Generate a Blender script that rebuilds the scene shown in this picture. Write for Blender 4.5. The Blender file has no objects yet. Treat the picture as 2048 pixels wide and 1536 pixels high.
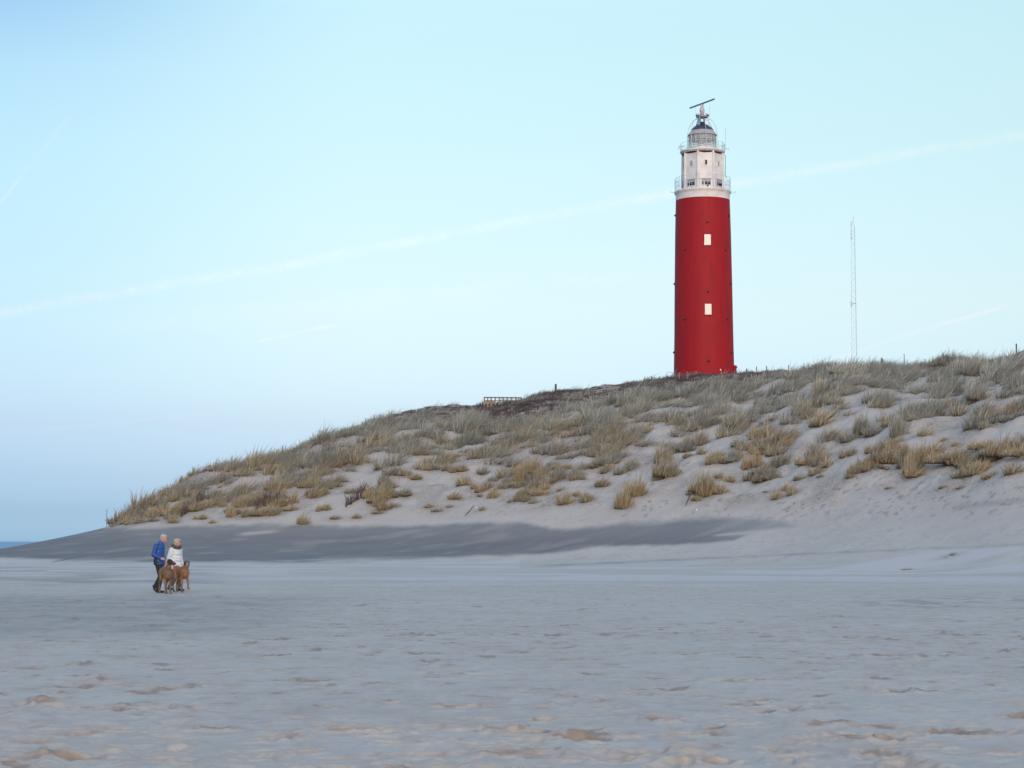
import bpy, math, random
import numpy as np
from mathutils import Vector, Matrix
S = bpy.context.scene
COL = S.collection
R = math.radians
F = 4000.0; ZC = 1.57; TH = math.atan(315 / F); CT, ST = math.cos(TH), math.sin(TH)
rng = np.random.default_rng(7)
random.seed(7)

# ---------------------------------------------------------------- helpers
def el2(py):                      # tangent of elevation for a height in the view
    b = (768 - np.asarray(py, float)) / F
    return (ST + b * CT) / (CT - b * ST)
def world_at(px, py, Y):          # real point at distance Y
    b = (768 - py) / F
    k = Y / (CT - b * ST)
    return Vector(((px - 1024) / F * k, Y, ZC + Y * float(el2(py))))
def project(X, Y, Z):
    z = Z - ZC
    d = Y * CT + z * ST
    return 1024 + F * X / d, 768 - F * (z * CT - Y * ST) / d

def tag(o, label=None, cat=None, group=None, kind=None):
    if label: o['label'] = label
    if cat: o['category'] = cat
    if group: o['group'] = group
    if kind: o['kind'] = kind
    return o
def empty(name, loc, rz=0.0):
    o = bpy.data.objects.new(name, None); COL.objects.link(o)
    o.location = loc; o.rotation_euler = (0, 0, rz); o.empty_display_size = .2
    return o
def smooth(me):
    me.polygons.foreach_set('use_smooth', np.ones(len(me.polygons), bool))

class MB:
    """collects shapes into one mesh"""
    def __init__(s): s.v = []; s.f = []
    def add(s, vs, fs):
        n = len(s.v); s.v += [tuple(v) for v in vs]; s.f += [tuple(i + n for i in f) for f in fs]; return s
    def box(s, c, size, M=None, bev=0.0):
        hx, hy, hz = size[0] / 2, size[1] / 2, size[2] / 2
        P = [Vector((x * hx, y * hy, z * hz)) for x in (-1, 1) for y in (-1, 1) for z in (-1, 1)]
        if M is not None: P = [M @ p for p in P]
        P = [p + Vector(c) for p in P]
        return s.add(P, [(0, 1, 3, 2), (4, 6, 7, 5), (0, 4, 5, 1), (2, 3, 7, 6), (0, 2, 6, 4), (1, 5, 7, 3)])
    def tube(s, pts, rad, n=8, cap=True):
        pts = [Vector(p) for p in pts]
        if not hasattr(rad, '__len__'): rad = [rad] * len(pts)
        rings = []; m = len(pts)
        for i, p in enumerate(pts):
            d = (pts[min(i + 1, m - 1)] - pts[max(i - 1, 0)])
            if d.length < 1e-9: d = Vector((0, 0, 1))
            d.normalize()
            a = d.cross(Vector((0, 0, 1)) if abs(d.z) < .95 else Vector((1, 0, 0))).normalized(); b = d.cross(a)
            rings.append([p + (a * math.cos(2 * math.pi * k / n) + b * math.sin(2 * math.pi * k / n)) * rad[i] for k in range(n)])
        V = [v for r in rings for v in r]; Fc = []
        for i in range(m - 1):
            for k in range(n):
                k2 = (k + 1) % n
                Fc.append((i * n + k, i * n + k2, (i + 1) * n + k2, (i + 1) * n + k))
        if cap: Fc += [tuple(range(n)), tuple(reversed([(m - 1) * n + k for k in range(n)]))]
        return s.add(V, Fc)
    def lathe(s, prof, n=48, c=(0, 0, 0), a0=0.0, a1=2 * math.pi, caps=True):
        V = []; full = abs(a1 - a0 - 2 * math.pi) < 1e-6; cols = n if full else n + 1
        for (r, z) in prof:
            for k in range(cols):
                a = a0 + (a1 - a0) * k / n
                V.append((c[0] + r * math.sin(a), c[1] - r * math.cos(a), c[2] + z))
        Fc = []
        for i in range(len(prof) - 1):
            for k in range(n):
                k2 = (k + 1) % cols
                Fc.append((i * cols + k, i * cols + k2, (i + 1) * cols + k2, (i + 1) * cols + k))
        if full and caps: Fc += [tuple(reversed(range(cols))), tuple((len(prof) - 1) * cols + k for k in range(cols))]
        return s.add(V, Fc)
    def ell(s, c, r, M=None, n=14, m=9):
        V = []; Fc = []
        V.append((0, 0, -1))
        for i in range(1, m):
            t = math.pi * i / m
            for k in range(n):
                a = 2 * math.pi * k / n
                V.append((math.sin(t) * math.cos(a), math.sin(t) * math.sin(a), -math.cos(t)))
        V.append((0, 0, 1))
        P = [Vector((v[0] * r[0], v[1] * r[1], v[2] * r[2])) for v in V]
        if M is not None: P = [M @ p for p in P]
        P = [p + Vector(c) for p in P]
        for k in range(n): Fc.append((0, 1 + (k + 1) % n, 1 + k))
        for i in range(m - 2):
            for k in range(n):
                k2 = (k + 1) % n
                Fc.append((1 + i * n + k, 1 + i * n + k2, 1 + (i + 1) * n + k2, 1 + (i + 1) * n + k))
        last = len(V) - 1
        for k in range(n): Fc.append((last, 1 + (m - 2) * n + k, 1 + (m - 2) * n + (k + 1) % n))
        return s.add(P, Fc)
    def cap(s, p0, p1, r0, r1, n=12):       # tapered capsule
        p0 = Vector(p0); p1 = Vector(p1); d = p1 - p0; L = max(d.length, 1e-6); d.normalize()
        pts = []; rad = []
        for t in (-1, -.92, -.7, -.38, 0): pts.append(p0 + d * t * r0); rad.append(max(r0 * math.sqrt(max(1 - t * t, 0)), .0015))
        for t in (0, .38, .7, .92, 1): pts.append(p1 + d * t * r1); rad.append(max(r1 * math.sqrt(max(1 - t * t, 0)), .0015))
        return s.tube(pts, rad, n)
    def chain(s, pts, rad, n=12):
        for i in range(len(pts) - 1): s.cap(pts[i], pts[i + 1], rad[i], rad[i + 1], n)
        return s
    def build(s, name, mat, parent=None, sm=False, loc=None, autosm=False):
        me = bpy.data.meshes.new(name); me.from_pydata(s.v, [], s.f); me.update()
        if mat: me.materials.append(mat)
        if sm: smooth(me)
        o = bpy.data.objects.new(name, me); COL.objects.link(o)
        if parent: o.parent = parent
        if loc is not None: o.location = loc
        if autosm: me.set_sharp_from_angle(angle=R(35))
        return o
def bevel(o, w, seg=2):
    m = o.modifiers.new('bevel', 'BEVEL'); m.width = w; m.segments = seg; m.limit_method = 'ANGLE'; return o
def fuse(o, vox, it=6, fac=.5):             # one continuous skin from overlapping forms
    m = o.modifiers.new('remesh', 'REMESH'); m.mode = 'VOXEL'; m.voxel_size = vox; m.use_smooth_shade = True
    m = o.modifiers.new('soft', 'SMOOTH'); m.iterations = it; m.factor = fac
    return o

# ---------------------------------------------------------------- node helpers
class NT:
    def __init__(s, tree): s.t = tree; s.n = tree.nodes; s.l = tree.links
    def new(s, typ, **kw):
        n = s.n.new(typ)
        for k, v in kw.items(): setattr(n, k, v)
        return n
    def put(s, sock, v):
        if isinstance(v, bpy.types.NodeSocket): s.l.new(v, sock)
        elif v is not None:
            if hasattr(sock.default_value, '__len__') and hasattr(v, '__len__') and len(v) == 3 and len(sock.default_value) == 4: v = (*v, 1)
            sock.default_value = v
    def math(s, op, a, b=None, c=None, clamp=False):
        n = s.new('ShaderNodeMath', operation=op, use_clamp=clamp); s.put(n.inputs[0], a); s.put(n.inputs[1], b)
        if c is not None: s.put(n.inputs[2], c)
        return n.outputs[0]
    def vmath(s, op, a, b=None, out=0):
        n = s.new('ShaderNodeVectorMath', operation=op); s.put(n.inputs[0], a)
        if b is not None: s.put(n.inputs[1], b)
        return n.outputs[out]
    def mix(s, f, a, b, mode='MIX'):
        n = s.new('ShaderNodeMix', data_type='RGBA', blend_type=mode); s.put(n.inputs[0], f); s.put(n.inputs[6], a); s.put(n.inputs[7], b); return n.outputs[2]
    def ramp(s, f, stops, interp='LINEAR'):
        n = s.new('ShaderNodeValToRGB'); n.color_ramp.interpolation = interp; s.put(n.inputs[0], f)
        e = n.color_ramp.elements
        while len(e) < len(stops): e.new(.5)
        for i, (p, c) in enumerate(stops):
            e[i].position = p; e[i].color = (*c, 1) if hasattr(c, '__len__') else (c, c, c, 1)
        return n.outputs[0]
    def noise(s, vec, scale, detail=4, rough=.5, dist=0.0, out=0):
        n = s.new('ShaderNodeTexNoise'); s.put(n.inputs['Vector'], vec); n.inputs['Scale'].default_value = scale
        n.inputs['Detail'].default_value = detail; n.inputs['Roughness'].default_value = rough; n.inputs['Distortion'].default_value = dist
        return n.outputs[out]
    def smooth(s, x, a, b):
        n = s.new('ShaderNodeMapRange', interpolation_type='SMOOTHSTEP'); s.put(n.inputs[0], x); n.inputs[1].default_value = a; n.inputs[2].default_value = b
        return n.outputs[0]
def material(name):
    m = bpy.data.materials.new(name); m.use_nodes = True
    t = NT(m.node_tree); return m, t, m.node_tree.nodes['Principled BSDF']
def simple(name, col, rough=.6, metal=0.0, var=.12, scale=4.0, bump=0.0, bscale=40.0, col2=None):
    m, t, b = material(name)
    co = t.new('ShaderNodeTexCoord').outputs['Object']
    n = t.noise(co, scale, 5, .6)
    c2 = col2 if col2 else tuple(c * (1 - var * 2) for c in col)
    t.put(b.inputs['Base Color'], t.mix(t.smooth(n, .35, .7), col, c2))
    b.inputs['Roughness'].default_value = rough; b.inputs['Metallic'].default_value = metal
    if bump:
        bp = t.new('ShaderNodeBump'); bp.inputs['Strength'].default_value = bump; bp.inputs['Distance'].default_value = .02
        t.put(bp.inputs['Height'], t.noise(co, bscale, 4, .6)); t.put(b.inputs['Normal'], bp.outputs[0])
    return m

# ---------------------------------------------------------------- gradient noise on arrays
def _h(i, j, seed):
    i = i.astype(np.uint32); j = j.astype(np.uint32)
    h = i * np.uint32(374761393) + j * np.uint32(668265263) + np.uint32(seed * 1442695041 & 0xffffffff)
    h = (h ^ (h >> np.uint32(13))) * np.uint32(1274126177)
    return ((h ^ (h >> np.uint32(16))) & np.uint32(0xffff)).astype(np.float32) * (2 * math.pi / 65536)
def pn(x, y, seed=0):
    x = np.asarray(x, np.float32); y = np.asarray(y, np.float32)
    x0 = np.floor(x); y0 = np.floor(y); fx = x - x0; fy = y - y0
    i = x0.astype(np.int64); j = y0.astype(np.int64)
    sx = fx * fx * fx * (fx * (fx * 6 - 15) + 10); sy = fy * fy * fy * (fy * (fy * 6 - 15) + 10)
    def g(di, dj):
        a = _h(i + di, j + dj, seed); return np.cos(a) * (fx - di) + np.sin(a) * (fy - dj)
    a = g(0, 0); b = g(1, 0); c = g(0, 1); d = g(1, 1)
    return ((a + (b - a) * sx) * (1 - sy) + (c + (d - c) * sx) * sy) * 1.5
def fbm(x, y, oct=4, seed=0, gain=.5):
    s = 0; a = 1.0
    for k in range(oct):
        s = s + a * pn(x * 2 ** k, y * 2 ** k, seed + k * 17); a *= gain
    return s
def sstep(x, a, b):
    t = np.clip((np.asarray(x, float) - a) / (b - a), 0, 1); return t * t * (3 - 2 * t)
def gsm(a, sig, axis):
    r = int(sig * 3) + 1; k = np.exp(-.5 * (np.arange(-r, r + 1) / sig) ** 2); k /= k.sum()
    pad = [(0, 0)] * a.ndim; pad[axis] = (r, r)
    return np.apply_along_axis(lambda v: np.convolve(v, k, 'valid'), axis, np.pad(a, pad, 'edge'))

# ---------------------------------------------------------------- terrain table: bearing x distance
def zpy(Y, py): return ZC + Y * el2(py)
KU = [-6000, -700, -350, 0, 100, 215, 260, 300, 400, 500, 600, 700, 760, 800, 870, 1000, 1100, 1200, 1350, 1500, 1620, 1700, 1760, 1900, 1960, 2000, 2060, 2500, 3500, 8000]
KD = { # u: toe(Y,z) foot(Y,py) crest(Y,py) dip(Y,dz) back(Y,py)
 0: (150, 168, 1099, 182, 1099), 100: (150, 168, 1084, 182, 1079), 215: (150, 170, 1058, 180, 1054),
 260: (148, 168, 1050, 184, 1033), 300: (148, 168, 1049, 188, 1008), 400: (148, 168, 1049, 196, 958), 500: (147, 167, 1046, 203, 925),
 600: (147, 166, 1045, 208, 900), 700: (146, 165, 1050, 212, 870), 760: (146, 164, 1050, 215, 853), 800: (145, 163, 1050, 216, 848), 870: (144, 162, 1048, 218, 842),
 1000: (142, 158, 1046, 220, 842), 1100: (140, 155, 1046, 219, 826), 1200: (136, 152, 1046, 217, 811), 1350: (128, 148, 1044, 215, 788),
 1500: (118, 143, 1042, 211, 775), 1620: (112, 138, 1040, 206, 752), 1700: (106, 134, 1038, 203, 738), 1760: (103, 131, 1036, 200, 743), 1900: (97, 125, 1030, 195, 740),
 1960: (94, 122, 1028, 193, 730), 2000: (92, 120, 1026, 191, 733), 2060: (90, 118, 1024, 189, 718), 2500: (76, 100, 1010, 172, 650), 3500: (55, 75, 980, 140, 500), 8000: (40, 60, 960, 110, 350)}
BACK = { # back ridge ground py at Y=246
 260: 1085, 300: 1080, 400: 1075, 500: 1000, 600: 930, 700: 872, 760: 851, 800: 829, 870: 816, 1000: 812, 1100: 789, 1200: 777, 1350: 760, 1500: 752, 1620: 744, 1700: 742, 1760: 742, 1900: 735, 1960: 730, 2000: 722, 2060: 696, 2500: 640, 3500: 520, 8000: 400}
UG = np.arange(-6000, 8001, 10.0); YG = np.arange(0, 801, 1.0)
def _rows():
    uk = np.array(KU); out = []
    for u in KU:
        if u < 0:
            z = [0, 0, 0.1 if u > -400 else 0, 0.05 if u > -400 else 0, -.1, -.25, -.6, -3]; y = [0, 120, 165, 182, 230, 300, 520, 700]
        elif u < 230:
            t, f, fp, c, cp = KD[u]
            z = [0, 0, zpy(f, fp), zpy(c, cp), zpy(c, cp) * .45, -.05, -.35, -3]; y = [0, t, f, c, c + 30, 330, 520, 700]
        else:
            t, f, fp, c, cp = KD[u]; zb = zpy(246, BACK[u]); zc = zpy(c, cp)
            zl = 23.2 if u > 760 else np.interp(u, [260, 760], [0, 20])
            z = [0, 0, zpy(f, fp), zc, zb * .5 + zc * .5 - .5 if u > 760 else (zb + zc) / 2, zb, (zb if u < 760 else zb + .6), zb * .4]; y = [0, t, f, c, (c + 246) / 2, 246, 275, 420]
        out.append((y, z))
    T = np.zeros((len(KU), len(YG)))
    Ys = np.array([o[0] for o in out], float); Zs = np.array([o[1] for o in out], float)
    # interpolate the control values between bearings, then along the distance
    Yu = np.array([np.interp(UG, uk, Ys[:, k]) for k in range(8)]).T
    Zu = np.array([np.interp(UG, uk, Zs[:, k]) for k in range(8)]).T
    T = np.zeros((len(UG), len(YG)))
    for i in range(len(UG)):
        z = np.interp(YG, Yu[i], Zu[i])
        y0, y1, y2, y3 = Yu[i][1], Yu[i][2], Yu[i][3], 0
        if UG[i] > 250:
            t = (YG - y1) / (y2 - y1); m = (t > 0) & (t < 1)
            z[m] += (Zu[i][3] - Zu[i][2]) * (np.sin(math.pi * t[m])) * .09
        t = (YG - y0) / (y1 - y0); m = (t > 0) & (t < 1)
        z[m] -= (Zu[i][2] - Zu[i][1]) * .35 * np.sin(math.pi * t[m])
        T[i] = z
    T = gsm(T, 1.7, 1); T = gsm(T, 1.6, 0)
    return T, Yu, Zu
TT, YU, ZU = _rows()
def base(X, Y):
    X = np.asarray(X, float); Y = np.asarray(Y, float)
    u = 1024 + F * X / np.maximum(Y, .5)
    a = np.clip((u - UG[0]) / 10, 0, len(UG) - 1.001); b = np.clip(Y, 0, YG[-1] - .001)
    i = a.astype(int); j = b.astype(int); fa = a - i; fb = b - j
    return (TT[i, j] * (1 - fa) + TT[i + 1, j] * fa) * (1 - fb) + (TT[i, j + 1] * (1 - fa) + TT[i + 1, j + 1] * fa) * fb
def yk(k, X, Y):
    u = 1024 + F * np.asarray(X, float) / np.maximum(Y, .5); return np.interp(u, UG, YU[:, k])
def ground(X, Y):                 # terrain height without the small beach relief
    X = np.asarray(X, float); Y = np.asarray(Y, float)
    z = base(X, Y); y1 = yk(2, X, Y); y2 = yk(3, X, Y)
    u = 1024 + F * X / np.maximum(Y, .5)
    fm = sstep(Y, y1 - 1, y1 + 14) * (1 - sstep(Y, 290, 330)) * sstep(u, 215, 330)
    t = np.clip((Y - y1) / (y2 - y1), 0, 1.3)
    hum = .55 * pn(X / 8.5 + 3, Y / 9.5, 11) + .38 * pn(X / 4.1, Y / 5.0, 12) + .20 * pn(X / 1.9, Y / 2.3, 13)
    hum = hum + .35 * np.abs(pn(X / 6.0 + Y / 14, Y / 11, 14))
    z = z + fm * hum * (.55 + .75 * t) * (1 - .45 * sstep(Y, y2 - 3, y2 + 12)) + fm * (.07 * pn(X / .8, Y / .9, 15) + .16 * (np.abs(pn(X / 2.4 + Y / 9, Y / 2.6, 16)) - .3) * sstep(pn(X / 9, Y / 9, 18), -.3, .4) + .035 * pn(X / .36, Y / .42, 17) + .13 * pn((X * 1.7 - Y) / 2.6, (X + Y * 1.7) / 22, 19) + .05 * pn((X * 1.7 - Y) / 1.0, (X + Y * 1.7) / 12, 20))
    bm = (1 - sstep(Y, y1 - 25, y1)) * sstep(Y, 1, 6)
    z = z + bm * .05 * pn(X / 7.0, Y / 11.0, 21) * sstep(Y, 8, 25) + .05 * (1 - fm) * sstep(Y, 90, 130) * pn(X / 12, Y / 16, 22)
    return z
def hit(px, py, ymin=60.0, ymax=262.0):     # where the sight line through a photo point meets the sand
    Y = np.arange(ymin, ymax, .12); b = (768 - py) / F; k = Y / (CT - b * ST)
    X = (px - 1024) / F * k; zr = ZC + Y * float(el2(py)); g = ground(X, Y)
    w = np.nonzero(g >= zr)[0]
    i = w[0] if len(w) else int(np.argmin(np.abs(g - zr)))
    return Vector((X[i], Y[i], g[i]))
# ---------------------------------------------------------------- camera, sky, sun
cam = bpy.data.cameras.new('camera'); camo = bpy.data.objects.new('camera', cam); COL.objects.link(camo)
cam.lens = 36 * F / 2048; cam.sensor_width = 36; cam.clip_start = .1; cam.clip_end = 60000
camo.location = (0, 0, ZC); camo.rotation_euler = (R(90) + TH, 0, 0); S.camera = camo
S.view_settings.view_transform = 'Standard'; S.view_settings.look = 'None'; S.view_settings.exposure = 1.0; S.view_settings.gamma = 1.0
S.render.engine = 'CYCLES'; S.cycles.max_bounces = 6; S.cycles.transparent_max_bounces = 12

SUN_EL, SUN_ROT = 12.0, 172.0
w = bpy.data.worlds.new('World'); S.world = w; w.use_nodes = True
t = NT(w.node_tree); bg = w.node_tree.nodes['Background']
sky = t.new('ShaderNodeTexSky', sky_type='NISHITA', sun_disc=False)
sky.sun_elevation = R(SUN_EL); sky.sun_rotation = R(SUN_ROT)
d = t.new('ShaderNodeTexCoord').outputs['Generated']
sp = t.new('ShaderNodeSeparateXYZ'); t.put(sp.inputs[0], d); dx, dy, dz = sp.outputs
# tint of the clear evening air: pale cyan overhead of the dunes, slate blue just above the sea
cen = t.ramp(t.math('MULTIPLY', dz, 2.0, clamp=True), [(0.004, (0.2744, 0.4638, 1.0698)), (0.0303, (0.2119, 0.3387, 0.8012)), (0.0662, (0.2228, 0.3081, 0.6347)), (0.1161, (0.2637, 0.3066, 0.4997)), (0.157, (0.3177, 0.3441, 0.4694)), (0.2306, (0.3981, 0.3895, 0.4236)), (0.3876, (0.4956, 0.482, 0.4371)), (0.4596, (0.5366, 0.5275, 0.4572)), (0.5208, (0.575, 0.5685, 0.4834)), (.75, (.98, .92, .93)), (1, (1.48, 1.41, 1.45))])
lef = t.ramp(t.math('MULTIPLY', dz, 2.0, clamp=True), [(0.004, (0.2555, 0.4475, 1.0367)), (0.0303, (0.1924, 0.3205, 0.7793)), (0.0662, (0.1927, 0.2842, 0.6153)), (0.1161, (0.2289, 0.2779, 0.4882)), (0.166, (0.2725, 0.3129, 0.4425)), (0.2504, (0.3313, 0.3614, 0.4123)), (0.3876, (0.4048, 0.4347, 0.4292)), (0.4596, (0.411, 0.4428, 0.4511)), (0.5208, (0.3501, 0.4061, 0.4457)), (.75, (.98, .92, .93)), (1, (1.48, 1.41, 1.45))])
az = t.math('ARCTAN2', dx, dy)
wl = t.smooth(az, -.06, -.27)
tint = t.mix(wl, cen, lef)
# tint acts all round; overhead, out of view, raised to light the sand
sc_ = t.vmath('SCALE', tint, None); sc_.node.inputs['Scale'].default_value = 2.0
colr = t.mix(1.0, sky.outputs[0], sc_, 'MULTIPLY')
# old vapour trails and thin veil, drawn on the dome by direction
def sdir(px, py): return Vector(((px - 1024) / F, CT - (768 - py) / F * ST, ST + (768 - py) / F * CT)).normalized()
trails = [((0, 627), (2048, 266), .0042, .0, .85, 3.0), ((498, 686), (690, 646), .0016, .0, .8, 1.0), ((1560, 748), (2048, 598), .0016, 0, .75, 2.0),
          ((-40, 470), (150, 215), .0018, 0, .8, 1.0), ((20, 862), (470, 826), .0016, 0, .45, 1.6), ((330, 640), (1300, 545), .010, 0, .22, 3.0)]
tot = None
nz = t.noise(d, 60, 5, .65); nz2 = t.noise(d, 420, 4, .6); wob = t.math('SUBTRACT', t.noise(d, 14, 3, .5), .5)
for (a, b, wd, _, st, ln) in trails:
    A = sdir(*a); B = sdir(*b); n = A.cross(B).normalized(); mid = (A + B).normalized(); hl = (A - B).length / 2
    dist = t.math('ADD', t.vmath('DOT_PRODUCT', d, tuple(n), 1), t.math('MULTIPLY', wob, .006))
    al = t.vmath('DOT_PRODUCT', d, tuple((B - A).normalized()), 1)
    m0 = mid.dot((B - A).normalized())
    body = t.smooth(t.math('ABSOLUTE', dist), wd, 0.0)
    ends = t.smooth(t.math('ABSOLUTE', t.math('SUBTRACT', al, m0)), hl * 1.02 if ln < 3 else hl * 1.6, hl * .7 if ln < 3 else hl * 1.3)
    front = t.math('GREATER_THAN', dy, 0)
    v = t.math('MULTIPLY', t.math('MULTIPLY', body, ends), t.math('MULTIPLY', front, st))
    tot = v if tot is None else t.math('MAXIMUM', tot, v)
rag = t.math('MULTIPLY', t.math('ADD', t.math('MULTIPLY', t.smooth(nz, .36, .60), .65), .35), t.math('ADD', t.math('MULTIPLY', t.smooth(nz2, .3, .7), .6), .4))
tot = t.math('MULTIPLY', tot, rag)
veil = t.math('MULTIPLY', t.smooth(t.noise(t.vmath('MULTIPLY', d, (3, 3, 18)), 2.2, 5, .6), .45, .8), .10)
fac = t.math('ADD', t.math('MULTIPLY', tot, .8), t.math('MULTIPLY', veil, .6), clamp=True)
lum = t.vmath('SCALE', colr, None); lum.node.inputs['Scale'].default_value = 1.0
pale = t.mix(1.0, colr, (1.26, 1.05, 1.02), 'MULTIPLY')
colr = t.mix(fac, colr, pale)
t.put(bg.inputs[0], colr); bg.inputs[1].default_value = .1
w.cycles.sampling_method = 'MANUAL'; w.cycles.sample_map_resolution = 1024

sun = bpy.data.lights.new('sun', 'SUN'); suno = bpy.data.objects.new('sun', sun); COL.objects.link(suno)
sun.energy = SUN_E = .38; sun.angle = R(24); sun.color = (1, .66, .44)
sa = R(SUN_ROT); sdv = Vector((math.sin(sa) * math.cos(R(SUN_EL)), math.cos(sa) * math.cos(R(SUN_EL)), math.sin(R(SUN_EL))))
suno.rotation_euler = sdv.to_track_quat('Z', 'Y').to_euler(); suno.location = (0, -50, 60)

# ---------------------------------------------------------------- sand
def sand_material():
    m, t, b = material('sand')
    pos = t.new('ShaderNodeTexCoord').outputs['Object']
    at = t.new('ShaderNodeAttribute', attribute_name='damp').outputs['Fac']
    dr = t.new('ShaderNodeAttribute', attribute_name='drift').outputs['Fac']
    gr = t.new('ShaderNodeAttribute', attribute_name='litter').outputs['Fac']
    ch = t.new('ShaderNodeAttribute', attribute_name='churn').outputs['Fac']
    n1 = t.noise(pos, .35, 5, .55); n2 = t.noise(pos, 5.5, 4, .6); n3 = t.noise(pos, 60, 3, .6)
    dry = t.mix(t.smooth(n1, .3, .7), (.428, .398, .336), (.388, .362, .304))
    dry = t.mix(t.math('MULTIPLY', t.smooth(n2, .45, .7), .35), dry, (.33, .28, .225))
    spz = t.new('ShaderNodeSeparateXYZ'); t.put(spz.inputs[0], pos)
    dry = t.mix(t.smooth(spz.outputs[2], 1.0, 4.0), dry, t.mix(t.smooth(n1, .3, .7), (.43, .375, .31), (.395, .345, .288)))
    mott = t.noise(t.vmath('MULTIPLY', pos, (1.9, 1.05, 1)), 1.0, 5, .62, .6); zone = t.smooth(t.noise(pos, .09, 3, .5), .3, .62)
    dry = t.mix(t.math('MULTIPLY', t.smooth(mott, .50, .66), t.math('ADD', t.math('MULTIPLY', zone, .45), .30)), dry, (.36, .305, .25))
    dry = t.mix(t.math('MULTIPLY', t.smooth(mott, .45, .30), .30), dry, (.31, .30, .29))
    dry = t.mix(t.math('MULTIPLY', ch, .72), dry, (.325, .262, .205))
    dry = t.mix(t.math('MULTIPLY', t.smooth(t.math('ADD', ch, t.math('MULTIPLY', t.math('SUBTRACT', n2, .5), .5)), .66, 1.15), .75), dry, (.205, .158, .118))
    dry = t.mix(dr, dry, (.46, .43, .39))
    wet = t.mix(t.smooth(t.noise(t.vmath('MULTIPLY', pos, (.25, 1.2, 1)), .5, 4, .6), .35, .7), (.134, .138, .134), (.156, .158, .152))
    c = t.mix(at, dry, wet)
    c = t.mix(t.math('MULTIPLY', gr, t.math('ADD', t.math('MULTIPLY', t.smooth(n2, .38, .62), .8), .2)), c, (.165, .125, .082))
    c = t.mix(t.math('MULTIPLY', t.smooth(n3, .55, .8), .12), c, (.16, .14, .12))
    t.put(b.inputs['Base Color'], c); b.inputs['Roughness'].default_value = .95; b.inputs['Specular IOR Level'].default_value = .25
    h = t.math('ADD', t.math('MULTIPLY', n3, .25), t.noise(pos, 14, 5, .65))
    bp = t.new('ShaderNodeBump'); bp.inputs['Strength'].default_value = .45; bp.inputs['Distance'].default_value = .03
    t.put(bp.inputs['Height'], h); t.put(b.inputs['Normal'], bp.outputs[0])
    return m
def build_terrain():
    cu = list(np.arange(-80, 2130, 2.6)); s = 6.0; x = cu[-1]
    right = []; left = []
    while x < 7900: x += s; right.append(x); s *= 1.12
    s = 6.0; x = cu[0]
    while x > -5900: x -= s; left.append(x); s *= 1.12
    U = np.array(left[::-1] + cu + right)
    Y = [1.0]
    while Y[-1] < 12.8: Y.append(Y[-1] * 1.06)
    while Y[-1] < 285: Y.append(Y[-1] + min(max(Y[-1] ** 2 / (F * ZC) * .62, .012), .36))
    while Y[-1] < 12000: Y.append(Y[-1] * 1.05)
    Y = np.array(Y); nr, nc = len(Y), len(U)
    X = (U[None, :] - 1024) / F * Y[:, None]; YY = np.repeat(Y[:, None], nc, 1)
    Z = ground(X, YY)
    dfar = sstep(YY, 420, 900)
    Z = np.where(X > 0, Z * (1 - dfar) + 1.0 * dfar, Z)
    # beach relief: low pillows of sand and old, softened footprints
    r0, r1 = np.searchsorted(Y, 5), np.searchsorted(Y, 135)
    xs, ys = X[r0:r1], YY[r0:r1]
    flat = 1 - sstep(ys, yk(1, xs, ys) - 8, yk(1, xs, ys) + 10)
    reg = .55 + .45 * sstep(pn(xs / 6.0, ys / 9.0, 31), -.4, .5)
    a = fbm(xs / .55, ys / .80, 3, 33); b2 = pn(xs / 1.7, ys / 2.4, 37); c = pn(xs / .21, ys / .26, 39)
    rel = .013 * np.maximum(a + .05, 0) ** 1.3 + .013 * b2 + .006 * c
    ridge = np.exp(-((ys - 15.05 - .25 * pn(xs / 1.4, ys * 0, 41)) / .22) ** 2) * sstep(xs, -.6, .6) * (.019 + .009 * pn(xs / .35, ys / .3, 42))
    low = .5 + .5 * sstep(pn(xs / 2.3, ys / 3.5, 44), -.3, .3)
    dz = (rel * reg * low * (.6 + .4 * sstep(ys, 14, 22)) + ridge)
    tramp = sstep(-xs, 1.2, 3.0) * sstep(-ys, -24, -17)
    dz = dz + tramp * (.016 * pn(xs / .33, ys / .42, 46) + .008 * pn(xs / .17, ys / .22, 47))
    Z[r0:r1] += dz * flat
    churn = np.zeros_like(Z)
    patch = fbm(xs / .36, ys / .60, 4, 64); dense = .5 * pn(xs / 7, ys / 10, 65) + (.02 * sstep(-ys, -40, -15)) + .10 * sstep(xs, 0, 12)
    churn[r0:r1] = np.clip((.50 * sstep(patch + dense * .55, .12, .62) + .5 * sstep(fbm(xs / .5 + 40, ys / .55, 4, 67) + .15 * dense, .50, .86) + .34 * sstep(a, .25, .7) * low + .5 * ridge / .03 + tramp * .45 * sstep(fbm(xs / .3, ys / .4, 3, 66), -.1, .4)) * flat * (1 - sstep(ys, 70, 112)), 0, 1)
    churn[r0:r1] *= .38 + .62 * sstep(ys, 14, 23)
    pr = random.Random(5)
    prints = []
    def trail(x, y, h, n, dp):
        for i in range(n):
            h += pr.uniform(-.06, .06); x += math.cos(h) * .68; y += math.sin(h) * .68
            sd = .10 if i % 2 else -.10
            prints.append((x - math.sin(h) * sd, y + math.cos(h) * sd, h, dp * pr.uniform(.5, 1.2), pr.uniform(.8, 1.3)))
    for k in range(60):
        y = 12.5 + 50 * pr.random() ** 1.5; trail(pr.uniform(-.27, .27) * y, y, pr.choice([0, math.pi, .3, -.3, 2.7, 1.5, -1.4]) + pr.uniform(-.4, .4), pr.randint(6, 30), pr.uniform(.008, .026))
    for k in range(900):
        y = 12.5 + 45 * pr.random() ** 1.4; prints.append((pr.uniform(-.28, .28) * y, y, pr.uniform(0, 6.3), pr.uniform(.006, .024), pr.uniform(.7, 1.9)))
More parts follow.
